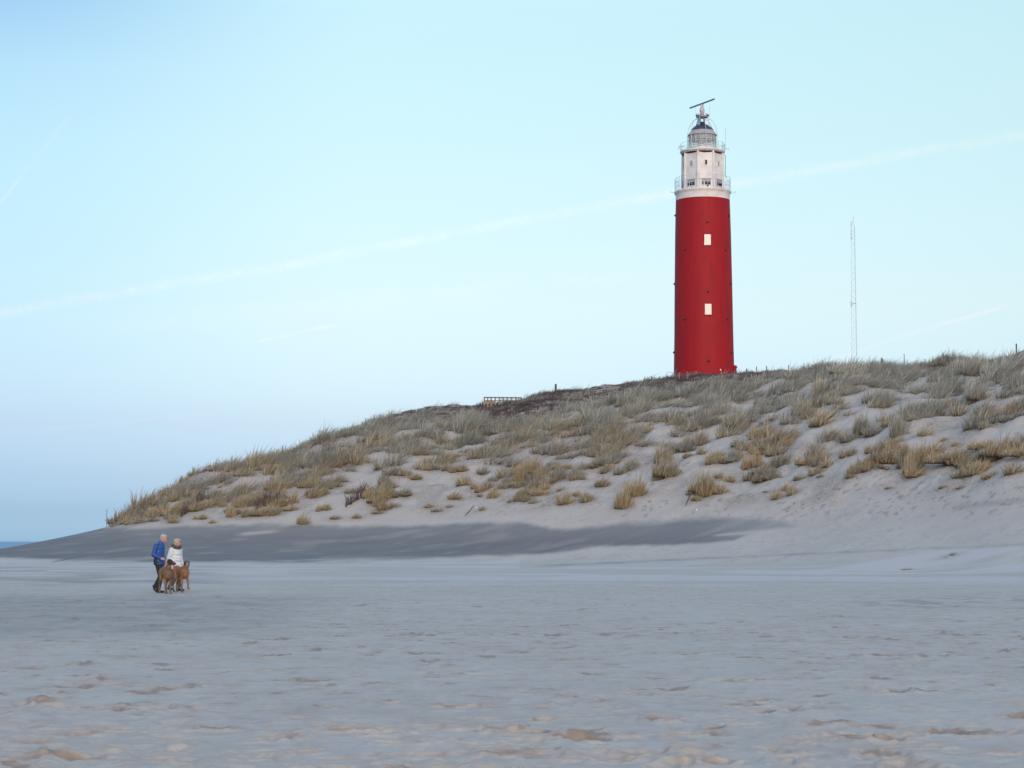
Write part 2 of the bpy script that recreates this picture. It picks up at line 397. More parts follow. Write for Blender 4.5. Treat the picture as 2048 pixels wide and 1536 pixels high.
    for (fx, fy, h, dp, sc) in prints:
        if fy < 11 or fy > 64: continue
        i0, i1 = np.searchsorted(Y, [fy - .45 * sc, fy + .45 * sc]); u = 1024 + F * fx / fy; du = F * .45 * sc / fy
        j0, j1 = np.searchsorted(U, [u - du, u + du])
        if i1 - i0 < 2 or j1 - j0 < 2: continue
        lx = X[i0:i1, j0:j1] - fx; ly = YY[i0:i1, j0:j1] - fy
        p = (lx * math.cos(h) + ly * math.sin(h)) / (.17 * sc); q = (-lx * math.sin(h) + ly * math.cos(h)) / (.085 * sc)
        q = q + .5 * pn(lx * 9 + fx, ly * 9 + fy, 3)
        r = np.sqrt(p * p + q * q)
        churn[i0:i1, j0:j1] = np.clip(churn[i0:i1, j0:j1] + (.42 + .35 * (dp > .019)) * np.exp(-(r / 1.5) ** 4) * min(1, dp / .02) * (.6 + .4 * min(1, max(0, (fy - 14) / 8))), 0, 1)
        Z[i0:i1, j0:j1] += -dp * np.exp(-(r / .95) ** 4) + dp * .75 * np.exp(-((r - 1.45) / .38) ** 2)
    px, py = project(X, YY, Z)
    # where the sand is damp and dark (the wind-scoured toe of the dune)
    nw = 7 * fbm(X / 14, YY / 16, 3, 51); nf = 2.0 * fbm(X / 3, YY / 5, 3, 52)
    low_ = np.interp(px, [-400, 0, 100, 200, 600, 900, 1100, 1160, 1217, 1364, 1466, 1495, 1530, 1598, 1680], [1116, 1117, 1122, 1126, 1128, 1118, 1109, 1102, 1095, 1092, 1085, 1072, 1064, 1059, 1040])
    up = np.interp(px, [-400, 0, 215, 300, 420, 560, 640, 720, 800, 900, 1000, 1040, 1100, 1160, 1217, 1305, 1393, 1481, 1569, 1640], [1000, 1000, 1055, 1052, 1049, 1044, 1047, 1049, 1047, 1045, 1042, 1040, 1050, 1049, 1046, 1040, 1032, 1029, 1039, 1054])
    tongue = sstep(px, 1040, 1100) * (1 - sstep(px, 1180, 1240))
    rg = 3.2 * fbm(X / 2.2, YY / 3.0, 4, 59)
    damp = sstep(low_ - py + nf + rg * .4, -1, 7) * sstep(py - up + nf + rg - 4 * tongue + nw * .25, -2, 9 + 4 * sstep(px, 1000, 1300)) * (1 - .5 * sstep(px, 1380, 1620)) * (1 - .9 * np.exp(-((py - (1071 - (px - 1422) * .07)) / (1 + np.clip(px - 1422, 0, 90) * .05)) ** 2) * sstep(px, 1415, 1440)) * (px < 1720) * (YY > 90) * (YY < 260)
    streak = sstep(fbm(X / 5 + YY / 40, YY / 1.7, 3, 53), .15, .6)
    damp = damp * (1 - .20 * streak) * (.86 + .14 * sstep(py, 1060, 1090))
    lens = np.exp(-((py - (1066 - (px - 510) * .09)) / 3.2) ** 2) * sstep(px, 462, 500) * (1 - sstep(px, 530, 575)); damp *= 1 - .85 * lens
    damp *= 1 - .5 * sstep(py, 1108, 1124) * sstep(fbm(X / 9, YY / 5, 3, 58), -.1, .4)
    b1 = .45 * sstep(fbm(X / 7, YY / 11, 3, 54), -.15, .35) * sstep(py, 1128, 1140) * (1 - sstep(py, 1166, 1176)) * (1 - sstep(px, 330, 520))
    b3 = .46 * sstep(py + nf, 1183, 1200) * (1 - sstep(py + nf * 2, 1258, 1284)) * (1 - sstep(px - 2.2 * (1280 - py), 300, 620)) * (.6 + .4 * sstep(fbm(X / .9, YY / 2.2, 3, 55), -.2, .4))
    ln4 = 1131 - (px - 1100) * .045; b4 = .5 * np.exp(-((py - ln4 + nf * .4) / 2.2) ** 2) * sstep(px, 1040, 1150) * (1 - .5 * sstep(px, 1750, 2000)) * (.55 + .45 * sstep(pn(px / 60, py / 9, 68), -.3, .3))
    b5 = .40 * sstep(fbm(X / 1.1, YY / 2.2, 3, 56), 0, .4) * np.exp(-((py - (1206 - (px - 1800) * .03)) / 13) ** 2) * sstep(px, 1640, 1800)
    b6 = .35 * np.exp(-((py - (1010 - (px - 1950) * .10)) / 5) ** 2) * sstep(px, 1880, 1940)
    damp = np.clip(damp + (b1 + b3 + b4 + b5 + b6) * (damp < .2), 0, 1)
    dark = np.exp(-((py - (1124 - (px - 105) * .19)) / 1.7) ** 2) * sstep(px, 98, 112) * (1 - sstep(px, 190, 215)) * (YY > 100)
    damp = np.clip(damp + dark * .6, 0, 1.5)
    drift = .75 * sstep(fbm(X / 11, YY / 9, 3, 57) + .25, 0, .5) * sstep(py, np.where(px > 1040, ln4 + 2, 1112), np.where(px > 1040, ln4 + 8, 1126)) * (1 - sstep(py, 1150, 1185)) * (damp < .5)
    # bits of dead root and grass litter on the face
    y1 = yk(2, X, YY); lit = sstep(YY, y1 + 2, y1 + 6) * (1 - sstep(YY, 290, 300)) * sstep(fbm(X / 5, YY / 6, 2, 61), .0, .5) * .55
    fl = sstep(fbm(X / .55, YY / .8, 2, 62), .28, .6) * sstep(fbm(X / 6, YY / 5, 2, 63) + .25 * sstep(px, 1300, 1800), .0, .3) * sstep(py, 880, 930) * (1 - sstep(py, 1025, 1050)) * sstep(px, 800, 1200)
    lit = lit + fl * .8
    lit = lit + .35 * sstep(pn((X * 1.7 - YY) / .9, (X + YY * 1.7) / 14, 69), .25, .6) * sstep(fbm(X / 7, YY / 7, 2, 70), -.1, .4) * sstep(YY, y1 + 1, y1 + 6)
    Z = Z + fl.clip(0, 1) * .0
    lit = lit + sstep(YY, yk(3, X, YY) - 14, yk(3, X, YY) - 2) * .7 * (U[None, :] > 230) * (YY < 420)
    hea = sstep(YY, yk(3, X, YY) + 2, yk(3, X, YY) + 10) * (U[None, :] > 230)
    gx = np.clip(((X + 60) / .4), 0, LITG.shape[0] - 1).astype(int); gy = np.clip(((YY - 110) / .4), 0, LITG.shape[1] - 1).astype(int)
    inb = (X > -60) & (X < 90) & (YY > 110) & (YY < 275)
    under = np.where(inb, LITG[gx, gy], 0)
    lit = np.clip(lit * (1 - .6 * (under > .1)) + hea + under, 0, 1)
    V = np.stack([X, YY, Z], -1).reshape(-1, 3)
    idx = np.arange(nr * nc).reshape(nr, nc)
    q = np.stack([idx[:-1, :-1], idx[:-1, 1:], idx[1:, 1:], idx[1:, :-1]], -1).reshape(-1, 4)
    # the beach behind the viewpoint
    extra = np.array([(-1500, -900, 0), (1500, -900, 0), (1500, 1.0, 0), (-1500, 1.0, 0), (-1500, -900, 0)], float)
    e0 = len(V); V = np.vstack([V, [(-900, -600, -.02), (900, -600, -.02), (900, 1.02, -.02), (-900, 1.02, -.02)]])
    q = np.vstack([q, [(e0, e0 + 1, e0 + 2, e0 + 3)]])
    me = bpy.data.meshes.new('sand_ground'); me.vertices.add(len(V)); me.vertices.foreach_set('co', V.astype(np.float32).ravel())
    me.loops.add(q.size); me.loops.foreach_set('vertex_index', q.astype(np.int32).ravel())
    me.polygons.add(len(q)); me.polygons.foreach_set('loop_start', np.arange(0, q.size, 4, dtype=np.int32)); me.polygons.foreach_set('loop_total', np.full(len(q), 4, np.int32))
    me.update(calc_edges=True); smooth(me)
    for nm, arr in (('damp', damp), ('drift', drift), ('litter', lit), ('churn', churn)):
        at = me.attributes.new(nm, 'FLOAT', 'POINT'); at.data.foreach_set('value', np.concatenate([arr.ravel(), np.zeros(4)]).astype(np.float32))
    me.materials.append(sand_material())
    o = bpy.data.objects.new('sand_ground', me); COL.objects.link(o)
    tag(o, 'pale beach sand rising into the high dune face', kind='structure')
    print('terrain', nr, nc)

# ---------------------------------------------------------------- sea
m, t, b = material('sea_water')
pos = t.new('ShaderNodeTexCoord').outputs['Object']
wv = t.noise(t.vmath('MULTIPLY', pos, (.02, .09, 1)), 1.0, 6, .65)
foam = t.smooth(wv, .56, .66)
t.put(b.inputs['Base Color'], t.mix(t.math('MULTIPLY', foam, .55), (.012, .10, .21), (.35, .42, .45)))
b.inputs['Roughness'].default_value = .35; b.inputs['IOR'].default_value = 1.33
bp = t.new('ShaderNodeBump'); bp.inputs['Strength'].default_value = 1; bp.inputs['Distance'].default_value = 1.2
t.put(bp.inputs['Height'], t.noise(t.vmath('MULTIPLY', pos, (.1, .3, 1)), 1.0, 5, .6)); t.put(b.inputs['Normal'], bp.outputs[0])
g = MB(); N = 40
xs = [-40000 + 80000 * i / N for i in range(N + 1)]; ys = [-20000, -2000, 0, 200, 400, 600, 1000, 3000, 10000, 45000]
g.add([(x, y, -.3) for y in ys for x in xs], [(j * (N + 1) + i, j * (N + 1) + i + 1, (j + 1) * (N + 1) + i + 1, (j + 1) * (N + 1) + i) for j in range(len(ys) - 1) for i in range(N)])
tag(g.build('sea_water', m), 'strip of grey blue sea at the far left', kind='structure')
# ---------------------------------------------------------------- lighthouse
D = 260.0; PX = D / F / CT
def wz(py, Y=D): return ZC + Y * float(el2(py))
LX = world_at(1407.3, 640, D).x
GZ = wz(775)
M_red = None
def red_mat():
    m, t, b = material('red_painted_iron')
    co = t.new('ShaderNodeTexCoord').outputs['Object']
    n = t.noise(t.vmath('MULTIPLY', co, (1, 1, .25)), 1.2, 5, .6); n2 = t.noise(t.vmath('MULTIPLY', co, (3, 3, .12)), 1.0, 4, .6)
    c = t.mix(t.smooth(n, .3, .7), (.315, .012, .018), (.265, .011, .017)); c = t.mix(t.math('MULTIPLY', t.smooth(n2, .5, .75), .3), c, (.18, .013, .022))
    t.put(b.inputs['Base Color'], c); b.inputs['Roughness'].default_value = .6; b.inputs['Specular IOR Level'].default_value = .16
    sp = t.new('ShaderNodeSeparateXYZ'); t.put(sp.inputs[0], co)          # faint plate joints
    w = t.math('PINGPONG', sp.outputs[2], .9); seam = t.smooth(w, .03, .0)
    bp = t.new('ShaderNodeBump'); bp.inputs['Strength'].default_value = .35; bp.inputs['Distance'].default_value = .02
    t.put(bp.inputs['Height'], t.math('ADD', t.noise(co, 3, 4, .6), seam)); t.put(b.inputs['Normal'], bp.outputs[0])
    return m
RED = red_mat()
WHITE = simple('white_paint', (.68, .65, .63), .6, var=.06, scale=.9, col2=(.56, .53, .51), bump=.15, bscale=6)
CREAM = simple('cream_shutter', (.80, .76, .66), .6, var=.05)
GREY = simple('grey_metal', (.30, .33, .37), .45, .3)
DARK = simple('dark_roof', (.045, .052, .065), .4, .2)
IRON = simple('dark_red_iron', (.06, .012, .016), .6)
RAILM = simple('rail_paint', (.34, .44, .52), .5, .1)
GLZ, t_, b_ = material('pale_glass'); b_.inputs['Base Color'].default_value = (.75, .88, .92, 1); b_.inputs['Roughness'].default_value = .08
b_.inputs['Alpha'].default_value = .16
PANE = simple('dark_pane', (.018, .022, .028), .35); PANE.node_tree.nodes['Principled BSDF'].inputs['Specular IOR Level'].default_value = .15
GPANE = simple('grey_blind', (.30, .30, .30), .6)
LENSM = simple('yellowish_lens', (.34, .31, .20), .25)
LX0 = LX
lh = empty('lighthouse', (LX, D, GZ))
tag(lh, 'tall round red lighthouse with a white lantern top and radar on the dune', 'lighthouse')
def zl(py, off=0.0): return wz(py, D + off) - GZ
def part(mb, name, mat, parent=lh, sm=False, auto=False): return mb.build(name, mat, parent, sm=sm, autosm=auto)
prof = [(61.5, -3.0), (60.5, zl(752)), (59.0, zl(680)), (57.6, zl(570)), (56.0, zl(470)), (54.2, zl(402))]
part(MB().lathe([(r * PX, z) for r, z in prof], 96), 'tower_wall', RED, sm=True).data.set_sharp_from_angle(angle=R(40))
z0 = zl(402)
part(MB().lathe([(54.3 * PX, z0), (54.3 * PX, zl(392)), (55.0 * PX, zl(390)), (56.6 * PX, zl(387.6)), (57.2 * PX, zl(386.6)), (57.2 * PX, zl(384)), (30 * PX, zl(384))], 96, caps=False), 'collar', WHITE, sm=True).data.set_sharp_from_angle(angle=R(25))
def railing(rp, py0, h, n, name, bars=3, thick=.03, panel=True):
    r = rp * PX; zb = zl(py0); mb = MB()
    for k in range(n):
        a = 2 * math.pi * (k + .3) / n; mb.tube([(r * math.sin(a), -r * math.cos(a), zb), (r * math.sin(a), -r * math.cos(a), zb + h)], thick, 5)
    for j in range(1, bars + 1):
        zz = zb + h * j / bars; pts = [(r * math.sin(2 * math.pi * k / 64), -r * math.cos(2 * math.pi * k / 64), zz) for k in range(65)]
        mb.tube(pts, thick * .8, 5, cap=False)
    o = part(mb, name, RAILM)
    if panel:
        for a0_, a1_ in ((R(62), R(118)), (R(242), R(298))):
            g = MB().lathe([(r - .06, zb + .05), (r - .06, zb + h * .98)], 14, a0=a0_, a1=a1_, caps=False); p = g.build('glass_panel', GLZ, o)
            s = p.modifiers.new('thick', 'SOLIDIFY'); s.thickness = .012
    return o
railing(56.3, 384, 1.72, 22, 'gallery_railing', 3, .019)
# octagonal service room
A0 = R(-18.3); step = R(45)
Rb, Rt = 42.6 * PX, 40.6 * PX; zb, zt = zl(384), zl(307)
mb = MB(); V = []
for z, r in ((zb, Rb), (zt, Rt)):
    for k in range(8): V.append((r * math.sin(A0 + k * step), -r * math.cos(A0 + k * step), z))
mb.add(V, [(k, (k + 1) % 8, 8 + (k + 1) % 8, 8 + k) for k in range(8)] + [tuple(range(8, 16))]); part(mb, 'service_room_wall', WHITE)
for k in range(8):
    a = A0 + k * step; mb = MB().tube([(Rb * math.sin(a), -Rb * math.cos(a), zb), (Rt * math.sin(a), -Rt * math.cos(a), zt)], .16, 8)
    part(mb, 'corner_strip', WHITE)
part(MB().lathe([(43.6 * PX, zb), (43.6 * PX, zb + .32), (42.5 * PX, zb + .38)], 8, a0=A0 - step * 0, a1=A0 + 2 * math.pi, caps=False), 'plinth', WHITE)
def on_face(k, lat, z, push=0.0):
    a = A0 + (k + .5) * step; f = (z - zb) / (zt - zb); ap = (Rb + (Rt - Rb) * f) * math.cos(step / 2) + push
    return Vector((ap * math.sin(a) + lat * math.cos(a), -ap * math.cos(a) + lat * math.sin(a), z)), Matrix.Rotation(a, 3, 'Z')
for k in range(8):
    zc = zl(324.6, -2.4); p, Mx = on_face(k, .05, zc, .03)
    fr = part(MB().box(p, (.44, .08, .80), Mx), 'slot_window', WHITE); p2, _ = on_face(k, .05, zc, .075)
    MB().box(p2, (.28, .03, .62), Mx).build('pane', GPANE if k % 2 else PANE, fr)
    zc = zl(363.3, -2.4); p, Mx = on_face(k, .06, zc, .04)
    fr = part(MB().box(p, (1.46, .09, 1.06), Mx), 'window', WHITE)
    p2, _ = on_face(k, .06, zc + .27, .09); MB().box(p2, (1.24, .03, .34), Mx).build('blind', GPANE, fr)
    p2, _ = on_face(k, .21, zc - .20, .09); MB().box(p2, (.80, .03, .44), Mx).build('pane', PANE, fr)
    p2, _ = on_face(k, -.42, zc - .20, .09); MB().box(p2, (.22, .03, .44), Mx).build('pane', PANE, fr)
# upper balcony
part(MB().lathe([(39.5 * PX, zl(309.5)), (42 * PX, zl(308.5)), (44.2 * PX, zl(306.2)), (45 * PX, zl(305.5)), (45 * PX, zl(303)), (20 * PX, zl(303))], 72, caps=False), 'balcony', WHITE, sm=True).data.set_sharp_from_angle(angle=R(30))
part(MB().lathe([(38.5 * PX, zl(311.5)), (41.8 * PX, zl(308.9)), (41.6 * PX, zl(308.4)), (38.5 * PX, zl(308.4))], 48, caps=False), 'balcony_bracket', IRON, sm=True)
railing(44 * 1.0, 303, .98, 20, 'balcony_railing', 2, .018, panel=False)
# lantern
zg0, zg1 = zl(303), zl(271.5)
part(MB().lathe([(28.6 * PX, zg0), (28.6 * PX, zg0 + .35), (27.6 * PX, zg0 + .4)], 32, caps=False), 'lantern_base', WHITE)
mb = MB()
for k in range(16):
    a = 2 * math.pi * (k + .5) / 16; r = 27.6 * PX; mb.tube([(r * math.sin(a), -r * math.cos(a), zg0 + .3), (r * math.sin(a), -r * math.cos(a), zg1)], .05, 6)
for zz in (zg0 + .42, zg0 + 1.25, zg1 - .62, zg1):
    mb.tube([(27.6 * PX * math.sin(2 * math.pi * k / 48), -27.6 * PX * math.cos(2 * math.pi * k / 48), zz) for k in range(49)], .045, 6, cap=False)
fr = part(mb, 'glazing_frame', simple('frame_paint', (.50, .50, .48), .5))
g = MB().lathe([(27.2 * PX, zg0 + .4), (27.2 * PX, zg1)], 32, caps=False).build('glass', GLZ, fr); sgm = g.modifiers.new('thick', 'SOLIDIFY'); sgm.thickness = .02
part(MB().lathe([(5.5 * PX, zg0), (5.5 * PX, zg0 + .5), (8.5 * PX, zg0 + .6), (9.8 * PX, zg0 + .75), (9.8 * PX, zg0 + .95), (4, zg0 + .95)][:5] + [(4 * PX, zg0 + 1.0)], 24), 'lens_pedestal', CREAM, sm=True)
part(MB().lathe([(3 * PX, zg0 + 1.0), (5.6 * PX, zg0 + 1.15), (6.6 * PX, zg0 + 1.5), (5.2 * PX, zg0 + 1.8), (4.6 * PX, zg0 + 2.3), (3 * PX, zg1)], 24), 'lamp_lens', LENSM, sm=True)
part(MB().lathe([(23 * PX, zg1 - .60), (26.6 * PX, zg1 - .60), (26.6 * PX, zg1), (23 * PX, zg1)], 32, caps=False), 'inner_shade', simple('shade', (.16, .15, .14), .7))
part(MB().lathe([(29.4 * PX, zl(271.8)), (29.4 * PX, zl(270.8)), (23.2 * PX, zl(262.2))], 48, caps=False), 'roof_skirt', simple('weathered_grey', (.36, .35, .35), .5), sm=True)
part(MB().lathe([(23.4 * PX, zl(262.4)), (22.6 * PX, zl(260)), (20 * PX, zl(256.5)), (16 * PX, zl(253.2)), (10.5 * PX, zl(250)), (5 * PX, zl(247.8)), (4.2 * PX, zl(247)), (4.2 * PX, zl(244)), (1, zl(244))][:8] + [(.02, zl(243.6))], 40, caps=False), 'dome', DARK, sm=True)
mb = MB()
for k in range(6):
    a = R(8) + k * math.pi / 3; P = [(31 * PX, zl(303)), (31.2 * PX, zl(275))]
    P += [((10 + 21.2 * math.cos(q)) * PX, zl(275) + (zl(237.5) - zl(275)) * math.sin(q)) for q in [R(x) for x in (15, 32, 50, 68, 90)]]
    mb.tube([(r * math.sin(a), -r * math.cos(a), z) for r, z in P], .035, 5)
part(mb, 'support_hoops', simple('pale_tube', (.42, .48, .54), .5))
# radar mast
zp = zl(236)
part(MB().tube([(-.55, -.9, zl(262)), (-.35, -.5, zp)], .13, 8).tube([(-.95, -.5, zl(260)), (-.45, -.3, zp)], .10, 8).tube([(.5, .9, zl(262)), (.3, .4, zp)], .12, 8).tube([(-.4, .9, zl(262)), (-.2, .4, zp)], .10, 8).tube([(-.75, -.7, zl(251)), (.4, .6, zl(247))], .05, 6), 'radar_support', simple('blue_grey_paint', (.20, .26, .34), .5))
part(MB().tube([(.86, -1.0, zl(277)), (.82, -.7, zl(250))], .115, 8).tube([(.82, -.7, zl(250)), (.74, -.4, zp)], .05, 6), 'white_pipe', WHITE)
pl = part(MB().lathe([(8 * PX, zp), (12.2 * PX, zp + .08), (12.2 * PX, zp + .16), (2, zp + .16)][:3] + [(.1, zp + .17)], 20), 'radar_platform', simple('platform', (.42, .36, .36), .6))
for c_ in (((-.60, -.2, zp + .30), (.50, .5, .18)), ((.66, -.15, zp + .30), (.46, .5, .22))): bevel(MB().box(*c_).build('equipment_box', DARK, pl), .02)
mb = MB()
for j in (0.3, .5):
    mb.tube([(12 * PX * math.sin(2 * math.pi * k / 20), -12 * PX * math.cos(2 * math.pi * k / 20), zp + j) for k in range(21)], .02, 5, cap=False)
for k in range(10): a = k * math.pi / 5; mb.tube([(12 * PX * math.sin(a), -12 * PX * math.cos(a), zp + .1), (12 * PX * math.sin(a), -12 * PX * math.cos(a), zp + .5)], .02, 5)
mb.build('platform_rail', GREY, pl)
rd = part(MB().lathe([(.27, zp + .15), (.24, zl(226)), (.33, zl(223)), (.34, zl(219.5)), (.25, zl(217)), (.20, zl(213)), (.22, zl(209.5)), (.12, zl(208))], 20), 'radar_turning_unit', simple('pinkish_grey', (.50, .44, .45), .5), sm=True)
dv = Vector((2.75, -5.6, 0)).normalized(); Mx = dv.to_track_quat('X', 'Z').to_matrix()
bar = bevel(MB().box((0, 0, zl(207.2)), (6.1, .22, .17), Mx).build('radar_scanner', simple('scanner', (.12, .17, .24), .45), rd), .04)
# aerials, pipes and lamps
mb = MB()
def at(px, py, back=0.0):
    p = world_at(px, py, D + back); return (p.x - LX, p.y - D, p.z - GZ)
for P_, r_ in (([(1451, 303, -.5), (1451, 255, -.5)], .022), ([(1362.5, 303, -.5), (1362.2, 289, -.5)], .03), ([(1357, 295, -.5), (1371, 291, -.5)], .025), ([(1357.5, 299, -.5), (1358.5, 291, -.5)], .05),
               ([(1445, 303, -.6), (1445, 284, -.6)], .04), ([(1448.8, 303, -.6), (1449, 288, -.6)], .045), ([(1390, 229, 0), (1390.3, 214, 0)], .015), ([(1419, 232, 0), (1419, 213, 0)], .015), ([(1451, 297, -.6), (1457.5, 299, -.6), (1457.4, 295, -.6)], .03)):
    part(MB().tube([at(*q_) for q_ in P_], r_, 6), 'aerial', RAILM)
mb = MB().tube([at(1448.3, 309, -.3), at(1450.6, 312, -.3), at(1450.8, 350, -.3), at(1452.2, 356, -.3)], .055, 6).tube([at(1447, 344, -.3), at(1450.8, 344, -.3)], .04, 5)
part(mb, 'down_pipe', RAILM)
for P_ in ([(1463.5, 386, -.1), (1470.7, 385.5, -.1), (1470.9, 383, -.1)], [(1350, 386, -.1), (1341.5, 384.5, -.1), (1341.3, 382.5, -.1)]): part(MB().tube([at(*q_) for q_ in P_], [.02, .025, .045], 6), 'side_arm', GREY)
part(MB().ell(at(1415.8, 371, -3.75), (.13, .12, .10)).tube([at(1414.6, 375, -3.6), at(1415.8, 371.5, -3.6)], .04, 5), 'camera_lamp', DARK)
# white window shutters and anchor bolts on the red shaft
def rad_at(z): return float(np.interp(z, [p[1] for p in prof], [p[0] * PX for p in prof]))
def on_shaft(px, py, push=0.0):
    z = zl(py, -3.2)
    for _ in range(3):
        r = rad_at(z); cx = world_at(1407.3, 640, D).x
        dxm = (world_at(px, py, D - r * .9).x - LX); a = math.asin(max(-1, min(1, dxm / (r + .03)))); z = ZC - GZ + (D - r * math.cos(a)) * float(el2(py))
    return Vector(((r + push) * math.sin(a), -(r + push) * math.cos(a), z)), a
for (px, py) in ((1414.3, 479.7), (1415.6, 618.6)):
    p, a = on_shaft(px, py, .02); Mx = Matrix.Rotation(a, 3, 'Z')
    fr = part(MB().box(p, (.98, .14, 1.52), Mx), 'window_frame', RED)
    p, a = on_shaft(px, py, .10); bevel(MB().box(p, (.86, .06, 1.40), Mx).build('shutter', CREAM, fr), .03)
for (px, py) in ((1414.2, 444), (1415.6, 583), (1417.2, 722), (1371.2, 498.8), (1452.8, 500), (1370.4, 637.7), (1455.7, 637.5), (1352.2, 431), (1460.4, 431), (1349.0, 568), (1464.3, 568), (1347.0, 705), (1466.6, 705)):
    p, a = on_shaft(px, py, .03); part(MB().ell(p, (.15, .15, .16), None, 10, 6), 'anchor_bolt', IRON)
mb = MB(); p = Vector(at(1468.5, 742, -.4)); mb.box((p.x + .0, p.y, zl(744)), (.5, 1.2, 1.6)).box((p.x + .06, p.y, zl(735.5)), (.60, 1.4, .14))
bevel(part(mb, 'porch', RED), .03)
p, a = on_shaft(1441, 740, .06); part(MB().ell(p, (.10, .10, .14), None, 10, 6), 'wall_lamp', CREAM)

# ---------------------------------------------------------------- lattice mast far behind
YM = 420.0; mx = world_at(1710, 700, YM).x; gz = float(ground(mx, YM))
ms = empty('radio_mast', (mx, YM, gz)); tag(ms, 'thin grey lattice radio mast standing behind the dune', 'mast')
sc = YM / F
zt1, zt2 = wz(458, YM) - gz, wz(438, YM) - gz
def wid(z): return (8.4 + (12.2 - 8.4) * (zt1 - z) / (zt1 - (wz(715, YM) - gz))) * sc * .55
mm = simple('galvanised_steel', (.50, .58, .64), .5, 0); mb = MB(); mc = MB(); n = 46
for k in range(3):
    a = R(15) + k * 2 * math.pi / 3
    P = [(wid(z) * math.sin(a), -wid(z) * math.cos(a), z) for z in np.linspace(0, zt1, 8)] + [(.05 * math.sin(a), -.05 * math.cos(a), zt2)]
    mb.tube(P, .034, 5)
    a2 = a + 2 * math.pi / 3
    for i in range(n):
        za, zb_ = zt1 * i / n, zt1 * (i + 1) / n
        mc.tube([(wid(za) * math.sin(a), -wid(za) * math.cos(a), za), (wid(zb_) * math.sin(a2), -wid(zb_) * math.cos(a2), zb_)], .016, 4, cap=False)
mb.build('leg_tubes', mm, ms); mc.build('bracing', mm, ms)
mb = MB(); zz = wz(607, YM) - gz; w_ = wid(zz)
mb.tube([(w_ * math.sin(R(15) + k * 2 * math.pi / 3), -w_ * math.cos(R(15) + k * 2 * math.pi / 3), zz) for k in range(4)], .04, 5); mb.box((-w_ * .95, 0, zz - .1), (.35, .35, .9)); mb.build('platform_ring', mm, ms)
mb = MB()
for py in (446, 452, 461, 468, 476): z = wz(py, YM) - gz; MB().box((-min(wid(z), w_) * .9, 0, z), (.24, .24, .5)).build('aerial', mm, ms)
MB().tube([(0, 0, zt2), (.05, 0, zt2 + .6)], .05, 5).build('top_spike', mm, ms)

# ---------------------------------------------------------------- fences, posts, stakes
WOOD = simple('weathered_wood', (.13, .10, .085), .85, var=.25, scale=6, bump=.4, bscale=25)
PALE = simple('pale_wood', (.33, .25, .18), .8, var=.2, scale=5)
def post(px, pyt, pyb, wpx, label, group=None, lean=0.0, name='fence_post', cat='post', ymin=60, mat=WOOD, top=True):
    p = hit(px, pyb, ymin); Y = p.y; h = max(.3, wz(pyt, Y) - p.z) + .25 if top else .5; r = wpx * Y / F / 2
    s = random.Random(int(px * 7))
    mb = MB().tube([(0, 0, -.25), (lean * .3 + s.uniform(-.01, .01), 0, h * .5 - .1), (lean, 0, h - .25 - .03), (lean, 0, h - .25)], [r * 1.1, r * 1.05, r, r * .75], 9)
    o = mb.build(name, mat, None, sm=True); o.data.set_sharp_from_angle(angle=R(40)); o.location = p
    return tag(o, label, cat, group)
g = 'fence posts right of the lighthouse'
for px, pt, pb in ((1493.6, 736.5, 747), (1513.3, 733, 745), (1533, 732, 744.5), (1577.5, 729.5, 741.5)):
    post(px, pt, pb, 1.7, 'thin dark fence post in the row on the heath right of the lighthouse', g)
post(1604.5, 726.5, 737, 2.0, 'bent dark stake leaning right at the end of the post row', None, .25)
post(1111.5, 768, 778.5, 4.2, 'stout wooden stump standing alone on the heath skyline', None, 0, 'wooden_stump', 'stump')
post(1763.6, 716, 724, 3.6, 'short thick post just right of the lattice mast', None)
post(1766.5, 718.5, 725, 1.6, 'small stake beside the short thick post', None)
post(1808.5, 708, 724, 1.4, 'thin pale pole rising from the grass on the crest')
post(1850.2, 718, 727, 1.6, 'dark stake among brush stems on the crest')
post(1886.3, 708.5, 723, 2.6, 'weathered fence post behind the large tussocks on the crest')
post(2033, 687, 703, 2.8, 'tall fence post near the right edge on the highest crest')
post(213.2, 1018, 1047, .9, 'very thin stick at the left foot of the dune', None, 0, 'thin_stick', 'stick')
post(419.5, 930, 938, 2.4, 'small dark post poking from grass on the left ridge')
post(270.0, 1001, 1008, 2.2, 'small dark stub low on the left ridge')
for px, pt, pb in ((1303.5, 752, 765), (1319.5, 752, 764)):
    post(px, pt, pb, 1.6, 'short dark post left of the lighthouse base', 'short posts left of the lighthouse')
for px, pt, pb in ((1358.6, 745, 762), (1374.3, 743, 760)):
    post(px, pt, pb, 1.5, 'pale grey post in front of the red tower base', 'pale posts before the tower', mat=simple('grey_post', (.30, .26, .27), .8))
p = hit(1340, 757); k = p.y / F
o = MB().tube([(-6.5 * k, 0, -.2), (-6.5 * k, 0, 10 * k), (-5 * k, 0, 12.5 * k), (0, 0, 13.6 * k), (5 * k, 0, 12.5 * k), (6.5 * k, 0, 10 * k), (6.5 * k, 0, -.2)], .03, 6).build('metal_hoop', GREY); o.location = p
tag(o, 'thin metal hoop rail left of the lighthouse base', 'rail')
p = hit(1273, 768); k = p.y / F
o = MB().tube([(-6 * k, 0, -.2), (-6 * k, 0, 4 * k), (-4 * k, 0, 6.5 * k), (4 * k, 0, 6.8 * k), (6 * k, 0, 4 * k), (6 * k, 0, -.2)], .03, 6).build('metal_hoop', GREY); o.location = p
tag(o, 'low metal hoop rail further left among the heath', 'rail')
